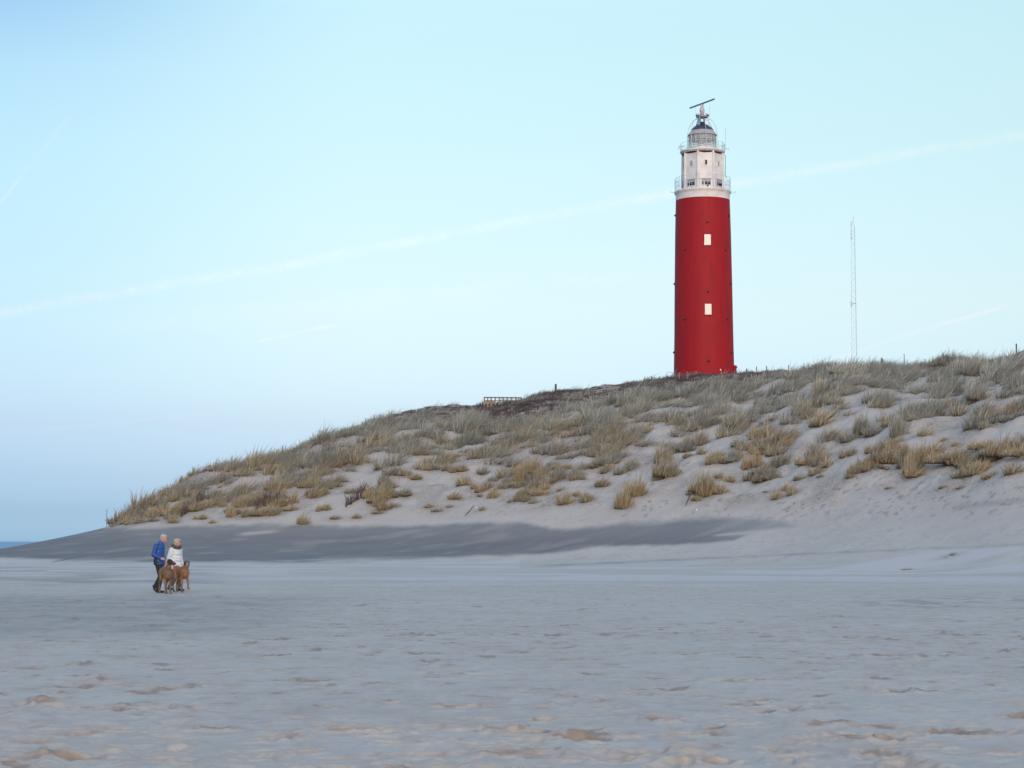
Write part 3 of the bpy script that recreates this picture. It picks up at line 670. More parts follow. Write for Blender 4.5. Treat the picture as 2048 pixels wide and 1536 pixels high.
# timber railing on the skyline
Yf = 249.0
fx0 = world_at(968.5, 795, Yf); fe = empty('timber_railing', (fx0.x, Yf, fx0.z - .95)); tag(fe, 'small pale timber railing on the skyline beyond the dark heath', 'railing')
sc = Yf / F
for i, dx in enumerate((0, 7, 13.8, 22, 30, 38, 46, 55, 64, 74)):
    MB().box((dx * sc, (i % 3) * .02, .15), (.17, .14, 1.7)).build('railing_post', PALE, fe)
for zz, th in ((.93, .13), (.55, .07)):
    MB().box((37 * sc, -.12, zz - .012 * 0), (75 * sc, .07, th), Matrix.Rotation(R(.6), 3, 'Y')).build('rail', WOOD, fe)
MB().box((10.5 * sc, .12, .33), (21 * sc, .05, .34)).build('board_panel', PALE, fe)

def brush(px0, px1, pyb0, pyb1, h, n, label):
    a = hit((px0 + px1) / 2, (pyb0 + pyb1) / 2); mb = MB(); s = random.Random(int(px0))
    for i in range(n):
        f = s.random(); px = px0 + (px1 - px0) * f; p = hit(px, pyb0 + (pyb1 - pyb0) * f + s.uniform(-2, 2)) - a; hh = h * s.uniform(.45, 1.1) * p.length ** 0
        mb.tube([p - Vector((0, 0, .1)), p + Vector((s.uniform(-.1, .1), s.uniform(-.1, .1), hh * .6)), p + Vector((s.uniform(-.25, .25), s.uniform(-.2, .2), hh))], [.028, .02, .008], 4)
    o = mb.build('brushwood_screen', BRUSH); o.location = a; return tag(o, label, 'brushwood', 'brushwood screens low on the dune')
BRUSH = simple('dead_brushwood', (.12, .085, .08), .9, var=.3, scale=3)
brush(509, 544, 1022, 1003, 1.15, 85, 'brown brushwood screen of upright twigs, right one of the left slope')
brush(548, 562, 1006, 1004, 1.0, 22, 'small clump of upright twigs right beside the brushwood screen')
brush(362, 392, 1034, 1012, .85, 60, 'slanting brushwood screen half buried on the left slope')
brush(392, 408, 1008, 1001, 1.0, 34, 'short brushwood screen above the slanting one on the left slope')
brush(690, 732, 1015, 990, 1.0, 75, 'grey brown brushwood screen near the middle of the dune foot')
p = hit(1374, 1012); o = MB().tube([(-.12, 0, 0), (.05, .05, .35), (.25, .1, .8), (.45, .3, 1.5)], [.02, .05, .06, .03], 6).build('exposed_root', BRUSH); o.location = p; tag(o, 'dark root hanging below the big undercut tussock', 'root')
p = hit(938, 1032); o = MB().tube([(-.35, 0, 0), (0, .1, .35), (.4, .3, .85)], [.02, .05, .03], 6).build('dead_stick', BRUSH); o.location = p; tag(o, 'dark dead stick at the foot of the dune face', 'stick')
LIT = simple('white_litter', (.85, .85, .86), .4)
for px, py, lb in ((1551, 953, 'small white scrap of litter on the sand right of the undercut tussock'), (953, 1016, 'small white scrap of litter among sticks at mid dune'), (1393, 1021, 'tiny white scrap just below the undercut tussock')):
    p = hit(px, py); o = MB().ell((0, 0, .05), (.07, .05, .05), Matrix.Rotation(.5, 3, 'X'), 7, 5).build('litter_scrap', LIT); o.location = p; tag(o, lb, 'litter')
# ---------------------------------------------------------------- marram grass
def grass_mat(name, base_c, straw, straw2, sage, sage2, zr=(5, 14)):
    m, t, b = material(name)
    h = t.new('ShaderNodeAttribute', attribute_name='h').outputs['Fac']; tn = t.new('ShaderNodeAttribute', attribute_name='tone').outputs['Fac']
    ge = t.new('ShaderNodeNewGeometry').outputs['Position']; sp = t.new('ShaderNodeSeparateXYZ'); t.put(sp.inputs[0], ge)
    rn = t.new('ShaderNodeObjectInfo').outputs['Random']
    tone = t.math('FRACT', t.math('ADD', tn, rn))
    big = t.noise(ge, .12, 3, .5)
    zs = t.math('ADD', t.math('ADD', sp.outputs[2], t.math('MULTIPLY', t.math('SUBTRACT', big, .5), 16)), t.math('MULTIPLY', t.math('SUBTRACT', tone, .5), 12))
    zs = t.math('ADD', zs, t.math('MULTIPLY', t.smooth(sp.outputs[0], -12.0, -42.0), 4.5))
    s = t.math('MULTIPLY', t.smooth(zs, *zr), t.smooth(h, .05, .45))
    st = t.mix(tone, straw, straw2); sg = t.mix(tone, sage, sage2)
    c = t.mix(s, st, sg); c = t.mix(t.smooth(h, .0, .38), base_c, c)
    tn2 = t.new('ShaderNodeAttribute', attribute_name='blade').outputs['Fac']
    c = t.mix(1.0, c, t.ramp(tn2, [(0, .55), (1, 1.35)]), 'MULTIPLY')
    t.put(b.inputs['Base Color'], c); b.inputs['Roughness'].default_value = .75; b.inputs['Specular IOR Level'].default_value = .2
    tr = t.new('ShaderNodeBsdfTranslucent'); t.put(tr.inputs[0], c); mx = t.new('ShaderNodeMixShader'); mx.inputs[0].default_value = .3
    t.l.new(b.outputs[0], mx.inputs[1]); t.l.new(tr.outputs[0], mx.inputs[2]); out = [n for n in t.n if n.type == 'OUTPUT_MATERIAL'][0]; t.l.new(mx.outputs[0], out.inputs[0])
    return m
GRASS = grass_mat('marram_grass', (.085, .062, .040), (.44, .355, .22), (.30, .24, .16), (.47, .45, .38), (.27, .26, .21))  # brown blade base, darkened further to paint in the tussock's self-shadowing
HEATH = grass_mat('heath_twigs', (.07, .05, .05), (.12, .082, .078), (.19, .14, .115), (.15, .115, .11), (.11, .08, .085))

def make_blades(rs, n, rad, L, wid_, lean, spread, droop=.35, stiff=1.0):
    """returns verts (n,7,3), h (7), blade tone (n) for one tussock at the origin"""
    ang = rs.uniform(0, 2 * np.pi, n); rr = rad * np.sqrt(rs.uniform(0, 1, n))
    bx, by = rr * np.cos(ang), rr * np.sin(ang)
    ln = L * rs.uniform(.5, 1.1, n) * (1 - .62 * (rr / rad) ** 1.5) * 1.25
    ox = bx / rad * spread + rs.normal(0, .16, n) + lean; oy = by / rad * spread + rs.normal(0, .16, n)
    d = np.stack([ox, oy, np.full(n, stiff)], -1); d /= np.linalg.norm(d, axis=1, keepdims=True)
    bend = np.stack([ox * droop + lean * .5 + rs.normal(0, .08, n), oy * droop + rs.normal(0, .08, n), -droop * (.5 + np.abs(ox)) * rs.uniform(.3, 1.3, n)], -1)
    b0 = np.stack([bx, by, np.full(n, -.08)], -1)
    wa = rs.uniform(0, np.pi, n); wv = np.stack([np.cos(wa), np.sin(wa), np.zeros(n)], -1) * wid_
    ts = (0, .42, .76, 1.0); ws = (.8, 1.0, .65, 0)
    out = []
    for t_, w_ in zip(ts, ws):
        c = b0 + d * (ln * t_)[:, None] + bend * (ln * t_ ** 2.2)[:, None]
        if w_ > 0: out += [c - wv * w_ * .5, c + wv * w_ * .5]
        else: out.append(c)
    return np.stack(out, 1), np.array([0, 0, .42, .42, .76, .76, 1.0]), rs.uniform(0, 1, n)
BF = np.array([[0, 1, 3, 2], [2, 3, 5, 4]]); BT = np.array([4, 5, 6])
def blades_mesh(name, V, H, B, T, mat):
    n = len(V); me = bpy.data.meshes.new(name); me.vertices.add(n * 7); me.vertices.foreach_set('co', V.astype(np.float32).ravel())
    b = (np.arange(n) * 7)[:, None]
    li = np.concatenate([b + BF[0], b + BF[1], b + BT], 1).astype(np.int32)      # 11 loops a blade
    me.loops.add(n * 11); me.loops.foreach_set('vertex_index', li.ravel())
    ls = (np.arange(n) * 11)[:, None] + np.array([0, 4, 8]); me.polygons.add(n * 3)
    me.polygons.foreach_set('loop_start', ls.astype(np.int32).ravel()); me.polygons.foreach_set('loop_total', np.tile([4, 4, 3], n).astype(np.int32))
    me.update(calc_edges=True); smooth(me)
    for nm, a in (('h', np.tile(H, n)), ('blade', np.repeat(B, 7)), ('tone', np.repeat(T, 7))):
        at = me.attributes.new(nm, 'FLOAT', 'POINT'); at.data.foreach_set('value', a.astype(np.float32))
    me.materials.append(mat); return me
protos = []
for k in range(9):
    rs = np.random.default_rng(100 + k)
    V, H, B = make_blades(rs, 230, .42, .95, .030, .10 + .11 * (k % 3), .50 + .1 * (k % 2), .38)
    if k >= 6:                                             # wide, many-headed tussocks
        parts = [(V, B)]
        for j in range(4):
            V2, _, B2 = make_blades(rs, 150, .36, .85 * rs.uniform(.7, 1.05), .030, .20, .5, .38)
            off = np.array([rs.uniform(-.85, .85), rs.uniform(-.5, .5), rs.uniform(-.15, .1)]); parts.append((V2 + off, B2))
        V = np.concatenate([p[0] for p in parts]); B = np.concatenate([p[1] for p in parts])
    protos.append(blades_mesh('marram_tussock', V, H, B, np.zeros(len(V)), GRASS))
TUFTG = 'marram grass tussocks on the dune face'
used_p = []
def tussock(px, pyb, wpx, hpx, label, pr=None, rs=random.Random(3), lean=0.0):
    p = hit(px, pyb); s = p.y / F
    pr = rs.randrange(6) if pr is None else pr
    sx = wpx * s / (1.05 if pr < 6 else 2.05); sz = hpx * s / .70
    o = bpy.data.objects.new('marram_tussock', protos[pr]); COL.objects.link(o)
    o.location = (p.x, p.y, p.z - .03); o.scale = (sx, max(sx * .8, .5), sz); o.rotation_euler = (0, lean, rs.uniform(-.35, .35))
    used_p.append((p.x, p.y, max(sx, .5))); return tag(o, label, 'grass tussock', TUFTG)
T = tussock
T(1408, 990, 66, 56, 'big undercut tussock standing alone low on the dune face below the lighthouse', 6)
T(1436, 957, 22, 18, 'dark drooping clump at the right shoulder of the big undercut tussock', 1, lean=.5)
T(1392, 1001, 26, 14, 'small brown clump under the big undercut tussock', 2, lean=.2)
T(1245, 1016, 58, 44, 'wide straw yellow tussock lowest on the dune left of the lighthouse', 6)
T(1278, 990, 60, 44, 'upper half of the yellow double tussock left of the undercut one', 7)
T(1128, 1008, 36, 30, 'mid sized yellow tussock near the dune foot in the middle', 3)
T(1152, 992, 20, 14, 'little clump at the upper right of the mid sized yellow tussock', 4, lean=.3)
T(1820, 950, 50, 44, 'large leaning tussock on a sand lip at the right', 6)
T(1848, 925, 56, 48, 'grey topped tussock just above the large leaning one at the right', 7)
T(1735, 934, 44, 26, 'brown tussock with a long tail trailing right', 8)
T(1766, 938, 36, 10, 'flat dark trailing tail of the brown tussock', 1, lean=.5)
T(2010, 912, 84, 46, 'broad green grey tussock at the right edge of the picture', 7)
T(1948, 752, 70, 46, 'tall windblown tussock on the crest at the right, standing against the sky', 6, lean=.18)
T(1985, 750, 50, 34, 'second windblown tussock on the crest right of the tallest one', 7, lean=.15)
T(1700, 748, 90, 34, 'rounded grassy knoll on the crest right under the lattice mast', 7)
T(1735, 745, 50, 30, 'grass at the right shoulder of the knoll under the mast', 8)
T(1832, 742, 44, 26, 'low crest tussock between the thin pole and the fence post', 8)
T(1960, 800, 66, 44, 'large olive tussock on the upper right slope below the crest', 7)
T(1640, 792, 60, 44, 'tall grey green tussock above a bare hollow right of the lighthouse', 6)
gl = 'yellow brown marram tussock rooted in bare sand on the lower dune face'
for a in ((1340, 952, 74, 50, 7), (1325, 925, 60, 40, 6), (1395, 890, 55, 35, 8), (1470, 918, 36, 32, 2), (1506, 934, 44, 38, 8), (1534, 956, 30, 14, 4), (1487, 900, 40, 20, 3), (1557, 908, 52, 24, 8), (1640, 850, 54, 36, 1),
          (1610, 830, 60, 40, 7), (1479, 852, 74, 46, 7), (1528, 874, 56, 36, 8), (1724, 868, 56, 48, 6), (1795, 872, 54, 52, 6), (1830, 838, 56, 34, 8), (1875, 832, 56, 36, 7), (1915, 830, 44, 34, 3), (1698, 912, 40, 22, 8), (1756, 906, 50, 26, 7),
          (1808, 902, 22, 18, 3), (1870, 908, 40, 34, 2), (1965, 895, 60, 20, 8), (1596, 960, 24, 16, 2), (1640, 955, 16, 9, 1), (1520, 893, 34, 16, 4), (1848, 872, 34, 26, 2), (1943, 858, 40, 34, 3), (1920, 977, 22, 9, 1), (1885, 976, 20, 9, 2),
          (1980, 955, 34, 16, 8), (1888, 882, 16, 12, 1), (1910, 892, 18, 12, 2), (1066, 1006, 22, 9, 1), (1121, 981, 20, 10, 2), (1089, 978, 22, 22, 3), (1144, 960, 22, 15, 4), (1116, 942, 22, 12, 5), (1208, 972, 28, 22, 1), (1240, 948, 34, 22, 2), (986, 996, 28, 34, 5),
          (958, 993, 12, 10, 2), (1040, 965, 44, 42, 6), (1072, 945, 44, 36, 7), (1005, 955, 30, 24, 3), (926, 970, 34, 26, 3), (948, 977, 18, 14, 1), (1102, 932, 24, 16, 2), (918, 942, 40, 18, 8), (854, 940, 24, 15, 4), (828, 958, 40, 14, 8), (806, 992, 40, 18, 8),
          (785, 975, 24, 14, 1), (754, 996, 22, 18, 2), (766, 972, 40, 32, 6), (857, 1015, 20, 12, 1), (872, 1023, 26, 8, 2), (964, 1020, 16, 10, 3), (898, 1015, 16, 6, 4), (712, 1036, 20, 12, 1), (754, 1027, 28, 8, 2), (960, 912, 26, 16, 5),
          (461, 1034, 32, 30, 6), (444, 1014, 16, 18, 2), (485, 1014, 34, 28, 7), (491, 1034, 20, 26, 1), (586, 1006, 22, 28, 3), (604, 1048, 26, 28, 2), (424, 1046, 14, 10, 1), (402, 1038, 32, 12, 8), (345, 1045, 26, 20, 3), (356, 1030, 26, 26, 6), (372, 1018, 30, 26, 7),
          (296, 1035, 20, 24, 2), (324, 1015, 26, 22, 3), (422, 998, 44, 22, 8), (274, 1046, 14, 10, 4), (256, 1049, 18, 7, 1), (648, 1020, 30, 16, 8), (668, 1038, 22, 10, 2), (640, 985, 30, 22, 3), (1020, 1004, 14, 8, 1), (1180, 998, 16, 8, 2), (1530, 985, 12, 6, 1), (1700, 955, 24, 14, 3), (1776, 978, 16, 8, 2), (1905, 1110, 14, 7, 1), (1811, 1140, 24, 6, 2)):
    T(a[0], a[1], a[2], a[3], gl, a[4])
used_arr = np.array(used_p)

def density(X, Y):
    y1, y2 = yk(2, X, Y), yk(3, X, Y); u = 1024 + F * X / Y; t = (Y - y1) / (y2 - y1)
    cl = fbm(X / 5.0, Y / 6.0, 3, 71); big = pn(X / 16, Y / 18, 73)
    lo = np.interp(u, [220, 300, 500, 700, 1000, 1300, 1500, 1800, 2100], [.02, .04, .02, .04, .07, .11, .12, .11, .10])
    hi = np.interp(u, [220, 300, 500, 700, 1000, 1300, 1500, 1800, 2100], [.36, .38, .36, .42, .50, .56, .60, .63, .66])
    cl = cl - .22 * (1 - sstep(u, 500, 800)) * (pn(X / 3.0 + Y / 5, Y / 14, 78) > -.02)
    d = sstep(t + .22 * big + .45 * cl, lo, hi + .12)
    C_, A_ = X * 1.55 - Y, X + Y * 1.55
    gaps = sstep(pn(C_ / 4.6, A_ / 13, 75) + .5 * pn(C_ / 2.2, A_ / 6.0, 76), .08, -.22)     # bare hollows
    gr_ = sstep(pn(C_ / 6.0 + 7, A_ / 12, 79) + .45 * pn(C_ / 2.6, A_ / 6.0, 80), .10, .42) * sstep(u, 1420, 1560) * .9
    gm_ = sstep(pn(C_ / 5.0 + 3, A_ / 12.0, 83) + .4 * pn(C_ / 2.4, A_ / 5, 84), .22, .5) * .8
    d = d * (1 - gaps * (.98 - .45 * sstep(t, .85, 1.0))) * (1 - gr_ * (1 - .6 * sstep(t, .92, 1.0))) * (1 - gm_ * (1 - sstep(t, .8, 1.0)))
    d = d * sstep(t, .03, .14) * (u > 232) * (1 - sstep(Y, 262, 268))
    heath = sstep(Y, y2 + 2, y2 + 8) * sstep(u, 720, 800) * (1 - sstep(u, 1615, 1650))
    heath = np.maximum(heath, sstep(u, 950, 985) * (1 - sstep(u, 1085, 1130)) * sstep(Y, y2 - 7, y2 - 2))
    return d * (1 - heath * .93), heath, t
def scatter(n, fn, seed, x=(-48, 78), y=(118, 264), md=.6):
    r = np.random.default_rng(seed); X = r.uniform(*x, n); Y = r.uniform(*y, n)
    u = 1024 + F * X / Y; k = (u > 225) & (u < 2420) & (Y < yk(3, X, Y) + np.where((u > 760) & (u < 1640), 60, 22)); X, Y = X[k], Y[k]
    k = r.uniform(0, 1, len(X)) < fn(X, Y); X, Y = X[k], Y[k]
    cell = {}; keep = []
    for i in range(len(X)):
        c = (int(X[i] / md), int(Y[i] / md)); ok = True
        for a in (-1, 0, 1):
            for b in (-1, 0, 1):
                for j in cell.get((c[0] + a, c[1] + b), ()):
                    if (X[i] - X[j]) ** 2 + (Y[i] - Y[j]) ** 2 < md * md: ok = False
        if ok: cell.setdefault(c, []).append(i); keep.append(i)
    return X[keep], Y[keep]
X, Y = scatter(34000, lambda x, y: density(x, y)[0], 5, md=.66)
dd = ((X[:, None] - used_arr[None, :, 0]) ** 2 + (Y[:, None] - used_arr[None, :, 1]) ** 2) < (used_arr[None, :, 2] * .55) ** 2
k = ~dd.any(1); X, Y = X[k], Y[k]
Z = ground(X, Y); _, _, t01 = density(X, Y); U_ = 1024 + F * X / Y
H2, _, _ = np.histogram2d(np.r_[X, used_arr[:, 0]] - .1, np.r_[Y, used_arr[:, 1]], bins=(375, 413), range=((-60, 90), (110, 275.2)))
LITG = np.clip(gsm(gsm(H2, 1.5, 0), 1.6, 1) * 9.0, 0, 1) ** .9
build_terrain()
# the tussocks that show largest stay single objects
order = np.argsort(t01 + .18 * (Y / 200) + .05 * rng.uniform(0, 1, len(X)))
vis = [i for i in order if 235 < U_[i] < 2060][:190]
rs = random.Random(11); single = set(vis)
lab_l = 'small straw tussock on the left end of the dune'; lab_m = 'yellow grey tussock on the middle dune slope'; lab_r = 'grey green tussock on a sandy hummock of the right dune slope'
for i in vis:
    o = bpy.data.objects.new('marram_tussock', protos[rs.randrange(9)]); COL.objects.link(o)
    sc = rs.uniform(.65, 1.15) * (1.0 if U_[i] < 1400 else 1.1); o.location = (X[i], Y[i], Z[i] - .04); o.scale = (sc * rs.uniform(.9, 1.5), sc, sc * rs.uniform(1.0, 1.55)); o.rotation_euler = (0, 0, rs.uniform(-.5, .5))
    tag(o, lab_l if U_[i] < 700 else lab_m if U_[i] < 1400 else lab_r, 'grass tussock', TUFTG)
rest = [i for i in range(len(X)) if i not in single]
print('tussocks', len(X), 'single', len(vis), 'rest', len(rest))
bank = []
for k in range(14):
    r = np.random.default_rng(300 + k); bank.append(make_blades(r, 140, .48, .95, .024, .08 + .42 * r.uniform(), .45 + .25 * r.uniform(), .36))
VV = []; BB = []; TTn = []; r = np.random.default_rng(9)
for i in rest:
    V, H, B = bank[r.integers(14)]; a = r.uniform(-.6, .6); ca, sa_ = math.cos(a), math.sin(a)
    s = r.uniform(.7, 1.35) * (.85 + .75 * float(sstep(pn(X[i] / 3.2, Y[i] / 4, 82), -.35, .45))); sh = s * r.uniform(.9, 1.35) * (.78 if t01[i] > .93 else 1.1)
    s *= r.uniform(1, 1.35)
    W = np.stack([(V[..., 0] * ca - V[..., 1] * sa_) * s + X[i], (V[..., 0] * sa_ + V[..., 1] * ca) * s + Y[i], V[..., 2] * sh + Z[i] - .03], -1)
    VV.append(W); BB.append(B); TTn.append(np.full(len(B), r.uniform()))
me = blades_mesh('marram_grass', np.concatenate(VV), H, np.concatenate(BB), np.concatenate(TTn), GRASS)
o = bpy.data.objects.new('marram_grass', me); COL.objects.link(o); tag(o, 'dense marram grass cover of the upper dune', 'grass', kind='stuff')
# dark heath scrub on the back ridge and in the dark hollow
X, Y = scatter(42000, lambda x, y: density(x, y)[1] * .95, 15, md=.42)
Z = ground(X, Y); VV = []; BB = []; TTn = []
hb = [make_blades(np.random.default_rng(400 + k), 80, .5, .75, .036, .04, .55, .08) for k in range(10)]
for i in range(len(X)):
    V, H, B = hb[r.integers(10)]; a = r.uniform(0, 6.28); ca, sa_ = math.cos(a), math.sin(a); s = r.uniform(.7, 1.2); u = 1024 + F * X[i] / Y[i]
    sh = s * (.62 + .5 * max(0, pn(X[i] / 2.2, Y[i] / 2.2, 91)[()] if hasattr(pn(X[i] / 2.2, Y[i] / 2.2, 91), 'shape') else 0)) * (1.05 if 950 < u < 1130 or u > 1250 else .5)
    W = np.stack([(V[..., 0] * ca - V[..., 1] * sa_) * s + X[i], (V[..., 0] * sa_ + V[..., 1] * ca) * s + Y[i], V[..., 2] * sh + Z[i] - .03], -1)
    VV.append(W); BB.append(B); TTn.append(np.full(len(B), r.uniform()))
me = blades_mesh('heath_scrub', np.concatenate(VV), H, np.concatenate(BB), np.concatenate(TTn), HEATH)
o = bpy.data.objects.new('heath_scrub', me); COL.objects.link(o); tag(o, 'dark purple brown heath scrub along the ridge', 'heath', kind='stuff')
print('heath', len(X))
# ---------------------------------------------------------------- walkers and dogs
def figure_mat(name, fn, rough=.75, bump=0.0, bsc=60):
    m, t, b = material(name); co = t.new('ShaderNodeTexCoord').outputs['Object']
    t.put(b.inputs['Base Color'], fn(t, co)); b.inputs['Roughness'].default_value = rough
    if bump:
        bp = t.new('ShaderNodeBump'); bp.inputs['Strength'].default_value = bump; bp.inputs['Distance'].default_value = .01
        t.put(bp.inputs['Height'], t.noise(co, bsc, 4, .6)); t.put(b.inputs['Normal'], bp.outputs[0])
    return m
def spots(t, co, c, pts):                 # pts: (centre, radius, colour)
    for (p, r, col) in pts:
        dd_ = t.vmath('DISTANCE', co, p, 1); c = t.mix(t.smooth(dd_, r * 1.15, r * .75), c, col)
    return c
def hand(mb, w, d, side, s=1.0, curl=1.0):
    """palm with five bent fingers; w wrist, d direction of the hand, side towards the thumb"""
    w = Vector(w); d = Vector(d).normalized(); sd = Vector(side); sd = (sd - d * sd.dot(d)).normalized(); dn = d.cross(sd)
    if dn.z > 0: dn = -dn
    mb.chain([w - d * .03, w + d * .035, w + d * .085], [.026, .034, .034])
    mb.ell(w + d * .05, (.047 * s, .036 * s, .024 * s), Matrix((d, sd, dn)).transposed())
    for i, L in enumerate((.070, .080, .075, .058)):
        b = w + d * .085 + sd * (.030 - i * .020); k1 = b + (d * .8 + dn * .5 * curl).normalized() * L * .5
        k2 = k1 + (d * .1 + dn * curl).normalized() * L * .35; k3 = k2 + (-d * .7 + dn * .6).normalized() * L * .28
        mb.chain([b, k1, k2, k3], [.0105, .0098, .009, .008], 8)
    b = w + d * .03 + sd * .034; mb.chain([b, b + (d * .6 + sd * .6 + dn * .4).normalized() * .038, b + (d * .9 + dn * .5).normalized() * .072 + sd * .012], [.013, .011, .009], 8)
def head(mb, c, f, up=Vector((0, 0, 1)), s=1.0):
    """c centre of the skull, f the way the face looks"""
    f = Vector(f).normalized(); l = up.cross(f).normalized(); u = f.cross(l); Mx = Matrix((f, l, u)).transposed(); c = Vector(c)
    q = lambda a, b_, d_: c + Mx @ Vector((a * s, b_ * s, d_ * s))
    mb.ell(q(-.012, 0, .03), (.098 * s, .077 * s, .092 * s), Mx).ell(q(.022, 0, -.035), (.070 * s, .060 * s, .085 * s), Mx)
    mb.ell(q(.062, 0, -.095), (.026 * s, .032 * s, .022 * s), Mx)                                  # chin
    mb.chain([q(.078, 0, .012), q(.108, 0, -.028)], [.011 * s, .015 * s], 8).ell(q(.096, 0, -.033), (.016 * s, .018 * s, .010 * s), Mx)   # nose
    mb.ell(q(.076, 0, .026), (.018 * s, .048 * s, .012 * s), Mx)                                   # brow
    mb.ell(q(.084, 0, -.062), (.012 * s, .026 * s, .006 * s), Mx).ell(q(.082, 0, -.073), (.012 * s, .022 * s, .007 * s), Mx)   # lips
    for k in (-1, 1):
        mb.ell(q(-.008, k * .079, -.012), (.020 * s, .010 * s, .034 * s), Mx)                      # ears
        mb.ell(q(.058, k * .042, -.022), (.024 * s, .022 * s, .022 * s), Mx)                       # cheeks
    return q, Mx
def shoe(mb, a, d, s=1.0):
    a = Vector(a); d = Vector(d).normalized(); mb.chain([a + Vector((0, 0, .01)), a + d * -.045 + Vector((0, 0, -.045))], [.047, .040]); mb.chain([a + d * -.05 + Vector((0, 0, -.05)), a + d * .08 + Vector((0, 0, -.055)), a + d * .18 + Vector((0, 0, -.062 + min(d.z, 0) * 0))], [.040, .042, .034])
def stand(px, py_foot):
    Y = F * ZC / (py_foot - 1083); x = (px - 1024) / F * Y
    return Vector((x, Y, float(ground(x, Y)) + .004))

# --- man
loc = stand(322, 1185.3); man = empty('person', loc, R(-20)); tag(man, 'grey haired man in a blue jacket and dark trousers walking with a dog lead', 'person')
SK = lambda e: figure_mat('skin', lambda t, co: spots(t, co, t.mix(t.noise(co, 9, 3), (.50, .27, .20), (.43, .22, .165)), e), .6)
hc = (.13, 0, 1.645); fv = Vector((1, -.10, -.42)); eyes = []
mb = MB(); q, Mx = head(mb, hc, fv)
eyes = [(q(.084, k * .032, .008), .011, (.03, .02, .02)) for k in (-1, 1)] + [(q(.094, 0, -.067), .014, (.30, .11, .10))]
mb.chain([(.02, 0, 1.42), (.05, 0, 1.52), (.10, 0, 1.62)], [.085, .062, .058]).ell((-.01, 0, 1.22), (.095, .14, .22)).ell((-.01, 0, .98), (.12, .155, .14))
Lsh, Rsh = Vector((-.02, .185, 1.42)), Vector((-.02, -.185, 1.42))
Rel, Rwr = Vector((-.085, -.235, 1.15)), Vector((.165, -.215, 1.045)); Lel, Lwr = Vector((-.05, .235, 1.14)), Vector((.09, .16, .99))
mb.chain([Rsh, Rel, Rwr], [.055, .042, .030]).chain([Lsh, Lel, Lwr], [.055, .042, .030]); hand(mb, Rwr, Rwr - Rel, (0, .5, 1)); hand(mb, Lwr, Lwr - Lel, (0, -.5, 1))
Rhip, Lhip = Vector((0, -.09, .92)), Vector((0, .09, .92)); Rkn, Ran = Vector((.09, -.09, .50)), Vector((.02, -.09, .09)); Lkn, Lan = Vector((.0, .09, .50)), Vector((-.20, .10, .165))
mb.chain([Rhip, Rkn, Ran], [.085, .058, .042]).chain([Lhip, Lkn, Lan], [.085, .058, .042]).chain([Ran, Ran + Vector((.12, 0, -.05))], [.04, .03]).chain([Lan, Lan + Vector((.09, 0, -.10))], [.04, .03])
fuse(mb.build('body', SK(eyes), man), .0075, 3)
hp = lambda a, b_, c_: Vector(hc) + Mx @ Vector((a, b_, c_))
mb = MB().ell(hp(-.032, 0, .045), (.098, .088, .088), Mx).ell(hp(-.06, 0, -.01), (.062, .080, .07), Mx).ell(hp(.02, 0, .092), (.065, .062, .035), Mx)
fuse(mb.build('hair', simple('grey_hair', (.40, .39, .39), .8, var=.2, scale=30), man), .009, 3)
def jk(t, co):
    sp = t.new('ShaderNodeSeparateXYZ'); t.put(sp.inputs[0], co); n = t.noise(co, 7, 3)
    c = t.mix(n, (.010, .068, .27), (.008, .046, .19))
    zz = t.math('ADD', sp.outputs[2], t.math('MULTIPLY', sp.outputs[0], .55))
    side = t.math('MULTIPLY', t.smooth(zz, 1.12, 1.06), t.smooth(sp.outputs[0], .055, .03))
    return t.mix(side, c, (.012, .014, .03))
JB = figure_mat('blue_jacket_cloth', jk, .55, .5, 22)
mb = MB().chain([(-.01, 0, 1.36), (-.03, 0, 1.16), (-.02, 0, .97)], [.148, .150, .160], 16).ell((-.005, 0, 1.36), (.148, .215, .15)).ell((-.02, 0, 1.1), (.150, .200, .24)).ell((-.015, 0, 1.24), (.155, .205, .2)).ell((-.015, 0, .97), (.170, .215, .16)).ell((-.01, 0, .88), (.172, .215, .085))
mb.ell((-.01, 0, 1.43), (.10, .19, .075)).chain([(.02, 0, 1.45), (.05, 0, 1.53)], [.095, .082]).chain([Rsh, Rel, Rwr - (Rwr - Rel) * .08], [.082, .066, .048]).chain([Lsh, Lel, Lwr - (Lwr - Lel) * .08], [.082, .066, .048])
fuse(mb.build('jacket', JB, man), .012, 4)
TR = simple('dark_trousers', (.012, .013, .022), .8, var=.2)
mb = MB().ell((-.01, 0, .93), (.13, .17, .12)).chain([Rhip, Rkn, Ran + Vector((-.01, 0, -.02))], [.112, .082, .068]).chain([Lhip, Lkn, Lan + Vector((-.01, 0, -.01))], [.112, .082, .068])
fuse(mb.build('trousers', TR, man), .011, 4)
SH = simple('dark_shoe', (.018, .020, .026), .6)
mb = MB(); shoe(mb, Ran, (1, -.05, 0)); fuse(mb.build('shoe', SH, man), .010, 3)
mb = MB(); a = Lan; mb.chain([a + Vector((-.05, 0, .03)), a + Vector((-.01, 0, -.08)), a + Vector((.07, 0, -.128)), a + Vector((.13, 0, -.130))], [.044, .043, .038, .028]); fuse(mb.build('shoe', SH, man), .010, 3)

